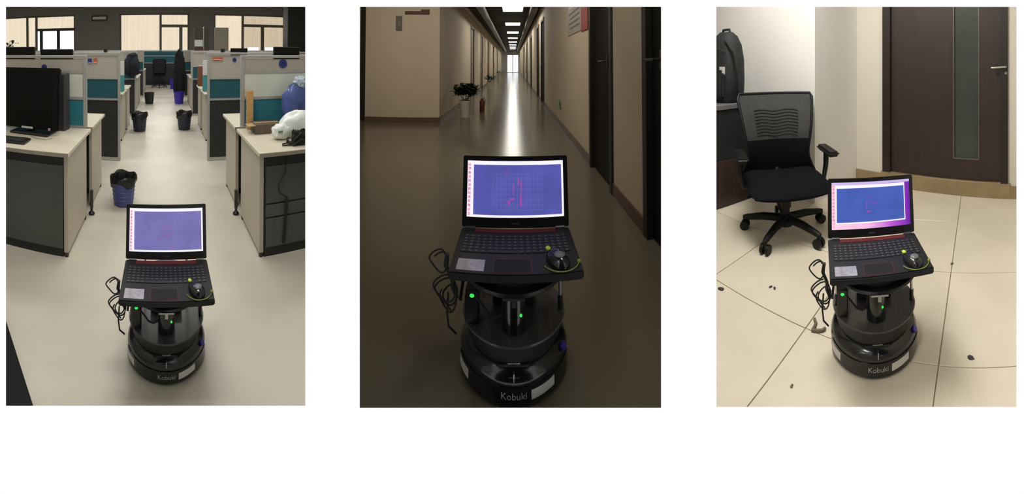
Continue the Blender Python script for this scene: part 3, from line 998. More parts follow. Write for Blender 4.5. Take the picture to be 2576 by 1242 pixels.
# end of the aisle: screen with a dark chair and clutter before it
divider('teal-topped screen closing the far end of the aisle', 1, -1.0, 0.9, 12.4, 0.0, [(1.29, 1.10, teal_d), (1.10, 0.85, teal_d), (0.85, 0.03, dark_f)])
office_chair_far('black chair at the far end of the aisle', -0.15, 11.95, PI, black_cloth)
office_chair_far('black chair in the shade between the far desks right of the aisle', 0.90, 10.03, 0.0, black_cloth)
office_chair_far('black chair drawn up to the second row left of the aisle', -0.98, 7.31, 0.0, black_cloth)
cr = thing('storage_crate', 'violet plastic crate by the end screen of the aisle', 'crate', RA @ T(0.30, 11.6, 0))
MB().lathe([(0.0, 0.0), (0.11, 0.0), (0.13, 0.32), (0.12, 0.32), (0.10, 0.02), (0.0, 0.02)], 4, Matrix.Rotation(PI / 4, 4, 'Z')).build('tub', bin_purple, cr)
MB().lathe([(0.13, 0.32), (0.145, 0.32), (0.145, 0.34), (0.13, 0.34)], 4, Matrix.Rotation(PI / 4, 4, 'Z'), closed=False).build('rim', bin_purple, cr)

# black monitor tops, plant, pinboard and clutter seen over the screens
def over_monitor(label, u0, u1, v0, y, m_=mon_black):
    x0, z1 = on(u0, v0, y)
    x1, _ = on(u1, v0, y)
    t = thing('computer_monitor', label, 'monitor', RA @ T((x0 + x1) / 2, y, DT), 'monitors behind the screens')
    hw = abs(x1 - x0) / 2
    zz = z1 - 0.70
    MB().box(-hw, hw, -0.02, 0.02, zz - 0.34, zz).build('housing', m_, t, bevel=0.006)
    MB().box(-hw + 0.015, hw - 0.015, 0.02, 0.023, zz - 0.32, zz - 0.015).build('screen', MATS['screen_off'], t)
    MB().box(-0.03, 0.03, -0.015, 0.015, 0, zz - 0.3).build('stand', m_, t)
    MB().box(-0.11, 0.11, -0.08, 0.08, 0, 0.015).build('foot', m_, t)
    return t


over_monitor('black monitor edge showing over the screen below the leafy plant', 4, 88, 117, 3.05)
over_monitor('black monitor edge showing over the screen below the bright panes', 103, 184, 123, 3.05)
over_monitor('black monitor edge showing over the screen below the dim window', 688, 752, 117, 3.05)
over_monitor('low dark monitor edge over the screen between window and pinboard', 580, 622, 121, 5.3)
pp = thing('potted_plant', 'leafy potted plant on the desk by the left window', 'plant', RA @ T(on(20, 100, 5.2)[0], 5.2, DT))
MB().lathe([(0.0, 0.0), (0.07, 0.0), (0.10, 0.16), (0.085, 0.16), (0.06, 0.03), (0, 0.03)], 20).build('pot', mat('plant_pot_grey', (0.3, 0.3, 0.29), 0.5), pp, smooth=True)
leaf_dark = mat('leaf_dark', (0.035, 0.055, 0.028), 0.5, var=0.3)


def leaf_mesh(L, W):
    v = [(0, 0, 0)]
    n = 5
    for i in range(1, n):
        k = i / n
        wv = W * math.sin(PI * k) ** 0.8
        v += [(-wv, L * k, 0.12 * L * math.sin(PI * k) + 0.02 * L), (0, L * k, 0.12 * L * math.sin(PI * k)), (wv, L * k, 0.12 * L * math.sin(PI * k) + 0.02 * L)]
    v.append((0, L, -0.05 * L))
    f = [(0, 2, 1), (0, 3, 2)]
    for i in range(n - 2):
        k = 1 + 3 * i
        f += [(k, k + 1, k + 4, k + 3), (k + 1, k + 2, k + 5, k + 4)]
    k = 1 + 3 * (n - 2)
    f += [(k, k + 1, len(v) - 1), (k + 1, k + 2, len(v) - 1)]
    m = MB().add(v, f)
    # give the blade thickness
    top = m.v[:]
    nf = len(m.f)
    off = len(top)
    m.v += [(x, y, z - 0.0012) for x, y, z in top]
    m.f += [tuple(off + i for i in reversed(fc)) for fc in m.f[:nf]]
    return m


def foliage(parent, n, centre, spread, L, W, m_, seed, up=0.35):
    rnd = random.Random(seed)
    src = None
    for i in range(n):
        a = rnd.uniform(0, 2 * PI)
        el = rnd.uniform(-0.25, 1.1) * 1.0
        p = Vector((rnd.uniform(-1, 1) * spread[0], rnd.uniform(-1, 1) * spread[1], rnd.uniform(-0.6, 1) * spread[2]))
        M = Matrix.Translation(Vector(centre) + p) @ Matrix.Rotation(a, 4, 'Z') @ RX(el * up * 2) @ Matrix.Scale(rnd.uniform(0.75, 1.2), 4)
        if src is None:
            src = leaf_mesh(L, W).build('leaf', m_, parent, M, smooth=True)
        else:
            share(src, parent, M)


for i in range(6):
    MB().tube([(0, 0, 0.12), (0.03 * math.cos(i), 0.03 * math.sin(i), 0.4), (0.10 * math.cos(i), 0.10 * math.sin(i), 0.72)], 0.006, 6).build('stem', leaf_dark, pp)
foliage(pp, 34, (0, 0, 0.62), (0.13, 0.10, 0.16), 0.10, 0.022, leaf_dark, 3)
# pinboard with paper standing behind the second row
xb, zb = on(507, 128, 9.2)
pb = thing('pinboard', 'dark pinboard with a white sheet standing behind the right rows', 'pinboard', RA @ T(xb, 9.2, 0))
MB().box(-0.20, 0.21, -0.02, 0.02, 0.72, 1.92).build('board', mat('board_brown', (0.045, 0.038, 0.03), 0.6, var=0.2), pb)
MB().box(-0.19, 0.03, -0.026, -0.02, 1.42, 1.60).build('sheet', paper, pb)
MB().box(0.04, 0.06, -0.03, 0.02, 0.72, 1.95).build('rail', alu, pb)
MB().box(-0.2, 0.05, -0.03, -0.02, 1.30, 1.38).build('red_strip', mat('dull_red', (0.12, 0.02, 0.02), 0.6), pb)
for sx in (-0.17, 0.17):
    MB().box(sx - 0.015, sx + 0.015, -0.015, 0.015, 0.0, 0.72).build('leg', alu, pb)
xb, zb = on(557, 128, 9.1)
gb = thing('grey_screen_panel', 'plain grey panel standing beside the dark pinboard', 'panel', RA @ T(xb, 9.1, 0))
MB().box(-0.19, 0.19, -0.02, 0.02, 0.68, 1.93).build('panel', mat('grey_panel', lin(128, 120, 106), 0.6, var=0.06), gb)
for sx in (-0.16, 0.16):
    MB().box(sx - 0.015, sx + 0.015, -0.012, 0.012, 0.0, 0.68).build('leg', alu, gb)
for u, v, y, wd, ht, m_, nm, lab in [
        (265, 128, 4.10, 0.05, 0.04, black_plastic, 'small_cup', 'small dark cup standing on top of the left full-height screen'),
        (560, 124, 4.10, 0.055, 0.045, black_plastic, 'small_cup', 'small dark cup standing on top of the right full-height screen')]:
    x, z = on(u, v, y)
    t = thing(nm, lab, 'cup', RA @ T(x, y, 1.312))
    MB().lathe([(0, 0), (wd * 0.4, 0), (wd * 0.5, ht), (wd * 0.44, ht), (wd * 0.36, 0.006), (0, 0.006)], 16).build('body', m_, t, smooth=True)
    MB().tube([(wd * 0.46, 0, ht * 0.8), (wd * 0.75, 0, ht * 0.6), (wd * 0.43, 0, ht * 0.25)], 0.004, 6).build('handle', m_, t)
x, z = on(755, 115, 3.05)
t = thing('toy_flower', 'small yellow flower ornament on the screen at the right edge', 'ornament', RA @ T(x, 2.77, 1.3045))
MB().cyl((0, 0, 0), (0, 0, 0.05), 0.006, n=8).build('stalk', mat('leaf_green', (0.08, 0.16, 0.05), 0.5), t)
for i in range(6):
    a = i * PI / 3
    MB().blob((0.014, 0.008, 0.014), 0, 1, 1, 2, T(0.016 * math.cos(a), 0, 0.056 + 0.016 * math.sin(a))).build('petal', mat('yellow_petal', (0.6, 0.5, 0.05), 0.5), t, smooth=True)
# dark case lying by the entrance
ec = thing('equipment_case', 'low black case lying on the office floor at the very front', 'case', RA @ T(-0.575, 1.265, 0, math.atan2(-0.272, 0.232)))
MB().box(-0.34, 0.26, -0.26, 0.0, 0.0, 0.06).build('shell', mon_black, ec, bevel=0.012, segs=2)
MB().box(-0.32, 0.24, -0.0005, 0.002, 0.032, 0.038).build('seam', dark_steel, ec)

robot_set(RA, 0.011, 1.522, 0.0, 'a', ('in the office aisle between cream desks', 'pale violet map on screen, in the office aisle', 'in the office aisle'))

# ================================================================ ROOM B: dark corridor
b_floor = mat('corridor_floor', lin(108, 101, 85), 0.2, var=0.03, scale=2.0, spec=0.6)
b_wall = mat('corridor_plaster', lin(196, 182, 160), 0.75, var=0.04, scale=2)
b_dark = mat('corridor_ceiling', (0.03, 0.03, 0.032), 0.8, var=0.2)
skirt = mat('corridor_skirting', lin(96, 74, 58), 0.4, var=0.1)
door_dark = mat('corridor_door', (0.006, 0.0055, 0.005), 0.6, spec=0.25, var=0.2, scale=4, stretch=(6, 6, 0.4))
door_frame = mat('corridor_door_frame', (0.022, 0.017, 0.014), 0.5, var=0.1)
YE = 37.5
XL, XR = -1.19, 0.73
ZC = 2.46
bf = arc_pts(-0.475, 0.463, RI + 0.042) + [(0.73, 1.46), (XR + 0.03, 1.5), (XR + 0.03, YE), (XL - 0.03, YE), (XL - 0.03, 5.5), (-2.75, 5.3)]
struct(MB().prism(bf, -0.05, 0.0).build('floor', b_floor, None, RB), 'glossy dark corridor floor')
struct(MB().prism(bf, ZC, ZC + 0.05).build('ceiling', b_dark, None, RB), 'dark corridor ceiling')


def corridor_wall(name, x, openings, y0, y1, side, label):
    """wall along y at x with door openings (ya, yb, height); thickness grows away from the corridor"""
    m = MB()
    ys = [y0]
    for a, b2, h in openings:
        ys += [a, b2]
        m.box(x, x + side * 0.08, a, b2, h, ZC)
    ys.append(y1)
    for i in range(0, len(ys), 2):
        m.box(x, x + side * 0.08, ys[i], ys[i + 1], 0, ZC)
    return struct(m.build(name, b_wall, None, RB), label)


RD = [(1.44, 1.80, 2.05), (2.42, 3.16, 2.05), (7.9, 8.7, 2.05), (9.4, 10.2, 2.05), (13, 13.8, 2.05), (17, 17.8, 2.05), (22, 22.8, 2.05)]
LD = [(9.6, 10.4, 2.05), (12.5, 13.3, 2.05), (16, 16.8, 2.05), (20.5, 21.3, 2.05), (26, 26.8, 2.05)]
wr = corridor_wall('wall_right', XR, RD, 1.47, YE, 1, 'plain corridor wall with dark doors')
wl = corridor_wall('wall_left', XL, LD, 5.47, YE, -1, 'corridor wall behind the potted plants')
struct(wall_strip([(XL + 0.0, 5.47), (-2.36, 5.13)], 0, ZC, 0.08, -1).build('wall_facing', b_wall, None, RB), 'plain wall facing the camera at the corridor corner')
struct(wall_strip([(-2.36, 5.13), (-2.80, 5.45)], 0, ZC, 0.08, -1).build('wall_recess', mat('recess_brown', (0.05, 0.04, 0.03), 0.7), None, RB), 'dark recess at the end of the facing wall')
struct(wall_strip([(-0.43, 0.83), (-2.80, 5.45)], 0, ZC, 0.015, 1).build('wall_hall', b_wall, None, RB), 'wall closing the side hall')
struct(wall_strip([(0.41, 0.83), (XR, 1.47)], 0, ZC, 0.015, -1).build('wall_corner', b_wall, None, RB), 'short corridor wall at the entrance')
struct(MB().box(XL - 0.1, XR + 0.1, YE, YE + 0.1, 0, ZC).build('wall_end', mat('end_wall', (0.7, 0.7, 0.7), 0.6), None, RB), 'pale wall closing the corridor')
# skirtings
k = MB()
ys = [1.5] + [q for d in RD for q in d[:2]] + [YE]
for i in range(0, len(ys), 2):
    k.box(XR - 0.012, XR + 0.002, ys[i], ys[i + 1], 0, 0.085)
struct(k.build('baseboard_right', skirt, None, RB), 'brown skirting of the corridor wall with doors')
k = MB()
ys = [5.46] + [q for d in LD for q in d[:2]] + [YE]
for i in range(0, len(ys), 2):
    k.box(XL - 0.002, XL + 0.012, ys[i], ys[i + 1], 0, 0.085)
struct(k.build('baseboard_left', skirt, None, RB), 'brown skirting of the plant side of the corridor')
struct(wall_strip([(XL + 0.006, 5.462), (-2.36, 5.122)], 0, 0.085, 0.012, 1).build('baseboard_facing', skirt, None, RB), 'brown skirting of the facing wall')

DN = [0]


def corridor_door(x, side, ya, yb, h, label, frame_m_=door_frame, leaf_m=door_dark):
    DN[0] += 1
    fr = MB()
    s = side
    fr.box(x - s * 0.018, x + s * 0.075, ya - 0.0, ya + 0.06, 0, h)
    fr.box(x - s * 0.018, x + s * 0.075, yb - 0.06, yb, 0, h)
    fr.box(x - s * 0.018, x + s * 0.075, ya, yb, h - 0.06, h)
    o = struct(fr.build('door_%d' % DN[0], frame_m_, None, RB), label)
    lf = MB().box(x + s * 0.02, x + s * 0.06, ya + 0.06, yb - 0.06, 0.0, h - 0.06).build('leaf', leaf_m, o)
    hz = 0.98
    MB().box(x - s * 0.012, x + s * 0.02, ya + 0.11, ya + 0.13, hz - 0.05, hz + 0.05).build('handle_plate', dark_steel, lf)
    MB().tube([(x - s * 0.01, ya + 0.12, hz), (x - s * 0.05, ya + 0.12, hz), (x - s * 0.055, ya + 0.22, hz)], 0.008, 8).build('handle', dark_steel, lf)
    return o


dl = ['dark door cut by the frame edge beside the entrance', 'dark door in the right corridor wall beside the poster', 'third dark door along the wall with doors', 'fourth dark door along the wall with doors',
      'fifth dark door along the wall with doors', 'sixth dark door along the wall with doors', 'last dark door along the wall with doors']
for (a, b2, h), lab in zip(RD, dl):
    corridor_door(XR, 1, a, b2, h, lab)
pale_door = mat('pale_door', lin(150, 155, 148), 0.4, var=0.08)
wood_frame = mat('brown_door_frame', lin(92, 68, 46), 0.5, var=0.1)
dl = ['pale door in a brown frame just past the first plant', 'second pale door on the plant side', 'third pale door on the plant side', 'fourth pale door on the plant side', 'last pale door on the plant side']
for (a, b2, h), lab in zip(LD, dl):
    corridor_door(XL, -1, a, b2, h, lab, wood_frame, pale_door)
# bright glazed door closing the corridor
ge = MB()
ge.box(-0.66, 0.66, YE - 0.05, YE - 0.002, 0.0, 0.06)
ge.box(-0.66, 0.66, YE - 0.05, YE - 0.002, 1.9, 1.98)
for x in (-0.66, -0.04, 0.58):
    ge.box(x, x + 0.08, YE - 0.05, YE - 0.002, 0.06, 1.9)
eo = struct(ge.build('door_13', mat('white_frame', (0.75, 0.76, 0.78), 0.4), None, RB), 'bright glazed double door closing the corridor')
for x in (-0.58, 0.04):
    MB().box(x, x + 0.54, YE - 0.03, YE - 0.02, 0.06, 1.9).build('pane', emit('end_glass', lin(232, 236, 240), 2.0), eo)

# ceiling lamps (lit) and services
lamp_lit = emit('corridor_lamp', (1.0, 0.96, 0.86), 20.0)
for i in range(8):
    y = 9.05 + 3.45 * i
    t = thing('ceiling_lamp', '%s lit ceiling lamp of the corridor row' % ('nearest', 'second nearest', 'third nearest', 'fourth nearest', 'fifth nearest', 'sixth nearest', 'seventh nearest', 'farthest')[i], 'lamp', RB @ T(0.0, y, ZC), 'corridor ceiling lamps')
    MB().box(-0.28, 0.28, -0.42, 0.42, -0.05, 0.0).build('housing', mat('lamp_housing', (0.25, 0.25, 0.25), 0.5), t)
    MB().box(-0.26, 0.26, -0.40, 0.40, -0.056, -0.05).build('diffuser', lamp_lit, t)
pipe_m = mat('service_pipe', (0.13, 0.13, 0.14), 0.5, 0.3, var=0.1)
tag(MB().tube([(-0.75, 6.0, 2.28), (-0.75, YE - 0.1, 2.28)], 0.09, 14).build('ceiling_duct', pipe_m, None, RB, smooth=True), 'grey round duct under the corridor ceiling above the plants', 'duct')
tag(MB().box(0.45, 0.62, 5.0, YE - 0.1, 2.30, 2.459).build('cable_tray', mat('tray_brown', (0.06, 0.035, 0.035), 0.6, var=0.1), None, RB, bevel=0.01), 'dark square cable tray under the ceiling above the doors', 'tray')


def bonb(u, v, x=None, y=None):
    """point on a corridor wall plane seen at a bearing"""
    th = (u - 1290) / F
    if x is not None:
        y = x / math.tan(th)
    else:
        x = y * math.tan(th)
    D = math.hypot(x, y)
    return x, y, HB - (v - 160) / F * D


# red sign board and small grey plate on the facing wall
x0, y0, z0 = bonb(1051, 33, None, 5.40)
t = thing('wall_sign', 'long dark red sign strip high on the facing wall', 'sign', RB @ T(x0, 5.47 + 0.2906 * (x0 + 1.19) - 0.004, z0, 0.283))
MB().box(-0.20, 0.20, -0.02, 0.0, -0.028, 0.022).build('board', mat('sign_red', (0.075, 0.008, 0.008), 0.6, var=0.1), t, bevel=0.003)
MB().box(0.06, 0.20, -0.021, 0.0, 0.022, 0.05).build('raised_end', MATS['sign_red'], t)
x0, y0, z0 = bonb(1006, 60, None, 5.33)
t = thing('wall_plate', 'small grey-brown switch plate on the facing wall', 'switch', RB @ T(x0, 5.47 + 0.2906 * (x0 + 1.19) - 0.004, z0, 0.283))
MB().box(-0.05, 0.05, -0.016, 0.0, -0.12, 0.12).build('plate', mat('plate_olive', (0.09, 0.085, 0.06), 0.5), t, bevel=0.004)
MB().box(-0.022, 0.022, -0.022, -0.016, -0.05, 0.03).build('rocker', mat('plate_light', (0.15, 0.14, 0.11), 0.5), t)
# poster on the right wall
ps = thing('wall_poster', 'grey notice poster with an orange-red edge on the right corridor wall', 'poster', RB @ T(XR, 3.85, 1.30))
MB().box(-0.008, 0.0, -0.30, 0.62, 0.02, 0.50).build('sheet', mat('poster_grey', lin(150, 142, 132), 0.5, var=0.12, scale=9), ps)
MB().box(-0.012, 0.0, -0.62, -0.30, 0.0, 0.62).build('red_edge', mat('poster_red', lin(140, 42, 28), 0.5, var=0.12), ps)
MB().box(-0.0095, -0.008, 0.0, 0.50, 0.34, 0.48).build('white_panel', paper, ps)
for i in range(4):
    MB().box(-0.0095, -0.008, -0.2, 0.5 - 0.1 * (i % 2), 0.27 - 0.06 * i, 0.29 - 0.06 * i).build('text_line', mat('poster_text', (0.12, 0.12, 0.12), 0.6), ps)
# green socket on the right wall
x0, y0, z0 = bonb(1411, 262, XR)
so = thing('wall_socket', 'small wall socket with a green plug low on the right corridor wall', 'socket', RB @ T(XR, y0, z0))
MB().box(-0.012, 0.0, -0.05, 0.05, -0.05, 0.05).build('plate', mat('socket_plate', (0.35, 0.32, 0.26), 0.5), so, bevel=0.003)
MB().box(-0.03, -0.012, 0.0, 0.05, -0.03, 0.06).build('plug', mat('green_plug', (0.03, 0.30, 0.12), 0.4), so, bevel=0.003)
MB().box(-0.025, -0.012, -0.05, -0.01, -0.07, 0.02).build('plug', mat('brown_plug', (0.08, 0.06, 0.045), 0.4), so, bevel=0.003)


def corridor_plant(label, x, y, s, n, seed, tall=1.0):
    t = thing('potted_plant', label, 'plant', RB @ T(x, y, 0), 'potted plants along the corridor')
    MB().lathe([(0, 0), (0.085 * s, 0), (0.085 * s, 0.02 * s), (0.105 * s, 0.27 * s * tall), (0.112 * s, 0.30 * s * tall), (0.098 * s, 0.30 * s * tall), (0.09 * s, 0.26 * s * tall), (0, 0.26 * s * tall)], 28).build('pot', mat('pot_grey_white', lin(188, 180, 164), 0.4, var=0.05), t, smooth=True)
    MB().lathe([(0, 0.262 * s * tall), (0.089 * s, 0.262 * s * tall), (0.06 * s, 0.272 * s * tall), (0, 0.275 * s * tall)], 20).build('soil', mat('soil', (0.03, 0.022, 0.015), 0.9), t)
    for i in range(9):
        a = i * 0.7
        MB().tube([(0.02 * math.cos(a), 0.02 * math.sin(a), 0.26 * s * tall), (0.10 * s * math.cos(a), 0.08 * s * math.sin(a), 0.42 * s), (0.2 * s * math.cos(a), 0.12 * s * math.sin(a), 0.46 * s)], 0.004 * s, 5).build('stem', leaf_c, t)
    foliage(t, n, (0.02, 0, 0.43 * s), (0.19 * s, 0.14 * s, 0.10 * s), 0.13 * s, 0.042 * s, leaf_c, seed)
    return t


leaf_c = mat('corridor_leaf', (0.022, 0.045, 0.018), 0.45, var=0.35, scale=14)
corridor_plant('bushy dark green plant in a pale pot by the corridor corner', -0.86, 6.15, 1.0, 190, 11)
corridor_plant('second smaller plant further down the corridor', -0.86, 12.6, 0.95, 50, 12)
corridor_plant('third small plant far down the corridor', -0.80, 20.5, 0.95, 30, 13)
# umbrella-like red item behind the first plant
t = thing('fire_extinguisher', 'small red extinguisher standing behind the first plant', 'extinguisher', RB @ T(-0.62, 6.9, 0))
MB().lathe([(0, 0), (0.05, 0), (0.05, 0.20), (0.03, 0.24), (0.012, 0.26), (0, 0.26)], 18).build('cylinder', mat('dull_extinguisher_red', (0.16, 0.03, 0.025), 0.4), t, smooth=True)
MB().tube([(0, 0, 0.25), (0.03, 0, 0.29), (0.06, 0, 0.22), (0.06, 0, 0.12)], 0.007, 7).build('hose', rubber, t, smooth=True)

robot_set(RB, 0.003, 1.149, 0.0, 'b', ('in the dark corridor', 'blue grid map on screen, in the dark corridor', 'in the dark corridor'), 0.006, -0.10, 0.0, 0.16)

# ================================================================ ROOM C: tiled room
tile_m = mat('beige_tile', lin(226, 216, 196), 0.22, var=0.05, scale=3, spec=0.5)
grout = mat('grout', lin(150, 135, 110), 0.8, var=0.1)
c_wall = mat('room_plaster', lin(236, 234, 230), 0.8, var=0.02, scale=2)
c_wall2 = mat('room_plaster_cream', lin(218, 212, 200), 0.8, var=0.02, scale=2)
cpoly = arc_pts(-0.535, 0.60) + [(2.6, 3.0), (2.6, 4.6), (-2.6, 4.6)]
fc = struct(MB().prism(cpoly, -0.06, -0.004).build('floor', grout, None, RC), 'beige tiled floor')
ga = math.radians(-19)
gd, gn = Vector((math.cos(ga), math.sin(ga))), Vector((-math.sin(ga), math.cos(ga)))
TS = 0.555


def inside(p, poly):
    r = False
    n = len(poly)
    for i in range(n):
        (x0, y0), (x1, y1) = poly[i], poly[(i + 1) % n]
        if (y0 > p[1]) != (y1 > p[1]) and p[0] < (x1 - x0) * (p[1] - y0) / (y1 - y0) + x0:
            r = not r
    return r


tile_src = None
wall_d = Vector((math.cos(math.radians(-29)), math.sin(math.radians(-29))))
wall_n = Vector((-wall_d.y, wall_d.x))            # pointing away from the camera, through the wall
wall_p = Vector((0.75, 2.75))
for i in range(-6, 7):
    for j in range(-3, 7):
        c2 = gd * (-0.155 + (i + 0.5) * TS) + gn * (1.27 + (j + 0.5) * TS)
        if c2.length < 0.55 or c2.length > 4.6:
            continue
        cs = [c2 + gd * (a * TS / 2) + gn * (b2 * TS / 2) for a in (-1, 1) for b2 in (-1, 1)]
        if not any(abs(math.atan2(q.x, q.y)) < 0.56 and q.length > 0.93 for q in cs):
            continue
        if (c2 - wall_p).dot(wall_n) > 0.35:
            continue
        if min(q.length for q in cs) < 0.95:
            # tile cut along the margin wall
            nd_ = c2.normalized()
            ring_ = [cs[0], cs[1], cs[3], cs[2]]
            ring_ = [c2 + (q - c2) * (1 - 0.0022 * 2 / TS) for q in ring_]
            cut = []
            for a, b2 in zip(ring_, ring_[1:] + ring_[:1]):
                da, db = a.dot(nd_) - 0.935, b2.dot(nd_) - 0.935
                if da >= 0:
                    cut.append((a.x, a.y))
                if (da >= 0) != (db >= 0):
                    q = a + (b2 - a) * (da / (da - db))
                    cut.append((q.x, q.y))
            if len(cut) > 2:
                MB().prism(cut, -0.012, 0.0).build('tile', tile_m, fc)
            continue
        if tile_src is None:
            hs = TS / 2 - 0.0022
            tile_src = MB().box(-hs, hs, -hs, hs, -0.012, 0.0).build('tile', tile_m, fc, T(c2.x, c2.y, 0, ga), bevel=0.0012)
        else:
            share(tile_src, fc, T(c2.x, c2.y, 0, ga))
struct(MB().prism(cpoly, 2.68, 2.72).build('ceiling', mat('room_ceiling', (0.75, 0.74, 0.72), 0.9), None, RC), 'white ceiling of the tiled room')
struct(wall_strip([(0.52, 0.775), (2.6, 3.0)], 0, 2.68, 0.03, -1).build('wall_right', c_wall2, None, RC), 'plain wall beside the door of the tiled room')
struct(wall_strip([(-0.50, 0.785), (-2.6, 4.6)], 0, 2.68, 0.02, 1).build('wall_left', c_wall2, None, RC), 'plain wall at the open side of the tiled room')


def wp(s):
    return (wall_p + wall_d * s)


def ray_s(u):
    """distance along the door wall at bearing u"""
    tn = math.tan((u - 2180) / F)
    return -(wall_p.x - tn * wall_p.y) / (wall_d.x - tn * wall_d.y)


s_in = ray_s(2155)                      # inner corner
s_dl, s_dr = ray_s(2222), ray_s(2536)   # door opening
pin = wp(s_in)
# outer corner of the projecting bright wall
tn = math.tan((2050 - 2180) / F)
qd = -wall_n
tt = -(pin.x - tn * pin.y) / (qd.x - tn * qd.y)
pout = pin + qd * tt
DH = 2.08
WB = RC @ Matrix(((wall_d.x, wall_n.x, 0, wall_p.x), (wall_d.y, wall_n.y, 0, wall_p.y), (0, 0, 1, 0), (0, 0, 0, 1)))   # x along the wall, y into it
wm = MB().box(s_in - 0.05, s_dl, 0, 0.1, 0, 2.68)
wm.box(s_dr, s_dr + 1.6, 0, 0.1, 0, 2.68)
wm.box(s_dl, s_dr, 0, 0.1, DH, 2.68)
struct(wm.build('wall_back', c_wall2, None, WB), 'cream wall holding the dark wooden door')
struct(wall_strip([tuple(pin - qd * 0.1), tuple(pout - qd * 0.1)], 0, 2.68, 0.1, -1).build('wall_return', c_wall, None, RC), 'shaded return of the projecting white wall')
pl = pout - wall_d * 2.4
struct(wall_strip([tuple(pout - wall_d * 0.0), tuple(pl)], 0, 2.68, 0.1, -1).build('wall_projecting', c_wall, None, RC), 'bright white projecting wall behind the chair')
stone = mat('stone_skirting', lin(148, 128, 96), 0.3, var=0.15, scale=8)
sk = MB().box(s_in, s_dl, -0.012, 0.002, 0, 0.10)
sk.box(s_dr, s_dr + 1.5, -0.012, 0.002, 0, 0.10)
struct(sk.build('baseboard_back', stone, None, WB), 'stone skirting along the door wall')
struct(MB().box(s_dl - 0.02, s_dr + 0.02, -0.016, 0.1, 0.0, 0.125).build('trim_1', stone, None, WB, bevel=0.003), 'raised stone threshold under the dark door')
# door
wood_d = mat('dark_door_wood', lin(50, 37, 33), 0.5, var=0.14, scale=5, stretch=(7, 7, 0.5))
wood_f = mat('dark_frame_wood', lin(36, 28, 23), 0.45, var=0.12, scale=5, stretch=(7, 7, 0.5))
dr = MB().box(s_dl, s_dl + 0.075, -0.02, 0.09, 0.125, DH)
dr.box(s_dr - 0.06, s_dr, -0.02, 0.09, 0.125, DH)
dr.box(s_dl, s_dr, -0.02, 0.09, DH - 0.07, DH)
do = struct(dr.build('door_20', wood_f, None, WB), 'dark wooden door with a narrow glass strip')
g0, g1 = ray_s(2398), ray_s(2462)
zg = HC - (398 - 141) / F * (wp(g0).length)
lf = MB()
lf.box(s_dl + 0.075, g0, 0.012, 0.052, 0.127, DH - 0.07)
lf.box(g1, s_dr - 0.06, 0.012, 0.052, 0.127, DH - 0.07)
lf.box(g0, g1, 0.012, 0.052, 0.127, zg)
lf.box(g0, g1, 0.012, 0.052, DH - 0.25, DH - 0.07)
leaf = lf.build('leaf', wood_d, do)
MB().box(g0, g1, 0.024, 0.034, zg, DH - 0.25).build('glass_strip', mat('dark_glass', (0.045, 0.055, 0.050), 0.2, var=0.08), leaf)
e = MB()
for a in (g0 - 0.004, g1 - 0.006):
    e.box(a, a + 0.010, 0.006, 0.03, zg, DH - 0.25)
e.box(g0, g1, 0.006, 0.03, zg - 0.004, zg + 0.006)
e.build('glazing_bead', mat('bead_metal', (0.14, 0.14, 0.12), 0.3, 0.5), leaf)
hs0 = ray_s(2531)
hz = HC - (168 - 141) / F * wp(hs0).length
MB().cyl((hs0, 0.012, hz), (hs0, -0.004, hz), 0.030, n=24).build('handle_plate', steel, leaf, smooth=True)
MB().tube([(hs0, 0.005, hz), (hs0, -0.045, hz), (hs0 - 0.02, -0.052, hz), (hs0 - 0.115, -0.05, hz - 0.008)], 0.009, 10).build('handle', steel, leaf, smooth=True)
MB().cyl((hs0, 0.005, hz - 0.05), (hs0, -0.02, hz - 0.05), 0.011, n=14).build('lock', steel, leaf, smooth=True)

# ---- dark wooden cabinet with a backpack
cab_d = -wall_d
CM = RC @ T(-1.09, 2.326, 0, 0) @ Matrix(((-cab_d.x, wall_n.x, 0, 0), (-cab_d.y, wall_n.y, 0, 0), (0, 0, 1, 0), (0, 0, 0, 1)))
cb2 = thing('wooden_cabinet', 'dark wooden cabinet carrying the black backpack', 'cabinet', CM)
brown = mat('cabinet_brown', (0.040, 0.022, 0.016), 0.4, var=0.2, scale=5, stretch=(6, 6, 0.6))
MB().box(-0.325, 0.0, 0.0, 0.44, 0.0, 0.36).build('base', brown, cb2, bevel=0.003)
MB().box(-0.325, 0.0, 0.0, 0.44, 0.362, 0.745).build('upper_body', black_matt, cb2, bevel=0.003)
MB().box(-0.333, 0.012, -0.012, 0.45, 0.747, 0.785).build('top', mat('cabinet_top_grey', (0.16, 0.15, 0.155), 0.4, var=0.1), cb2, bevel=0.003)
MB().box(-0.29, -0.04, -0.012, 0.0, 0.40, 0.70).build('door', black_plastic, cb2, bevel=0.003)
bp = thing('backpack', 'black backpack standing on the dark wooden cabinet', 'backpack', CM @ T(-0.155, 0.21, 0.786, 0.0))
cloth = mat('backpack_cloth', (0.012, 0.014, 0.015), 0.7, var=0.3, scale=14, bump=0.3, bscale=40)
v = MB()
vs_, fs_ = [], []
prof = [(0.0, 0.86, 0.9), (0.03, 1.0, 1.0), (0.18, 1.04, 1.06), (0.34, 0.98, 1.0), (0.46, 0.88, 0.86), (0.53, 0.70, 0.62), (0.565, 0.42, 0.34)]
n = 28
for z, kx, ky in prof:
    for i in range(n):
        a = 2 * PI * i / n
        c_, s_ = math.cos(a), math.sin(a)
        c_ = math.copysign(abs(c_) ** 0.6, c_)
        s_ = math.copysign(abs(s_) ** 0.7, s_)
        wob = 1 + 0.03 * math.sin(4 * a + z * 14)
        vs_.append((0.150 * kx * c_ * wob, 0.11 * ky * s_ * wob, z))
for j in range(len(prof) - 1):
    for i in range(n):
        fs_.append((j * n + i, j * n + (i + 1) % n, (j + 1) * n + (i + 1) % n, (j + 1) * n + i))
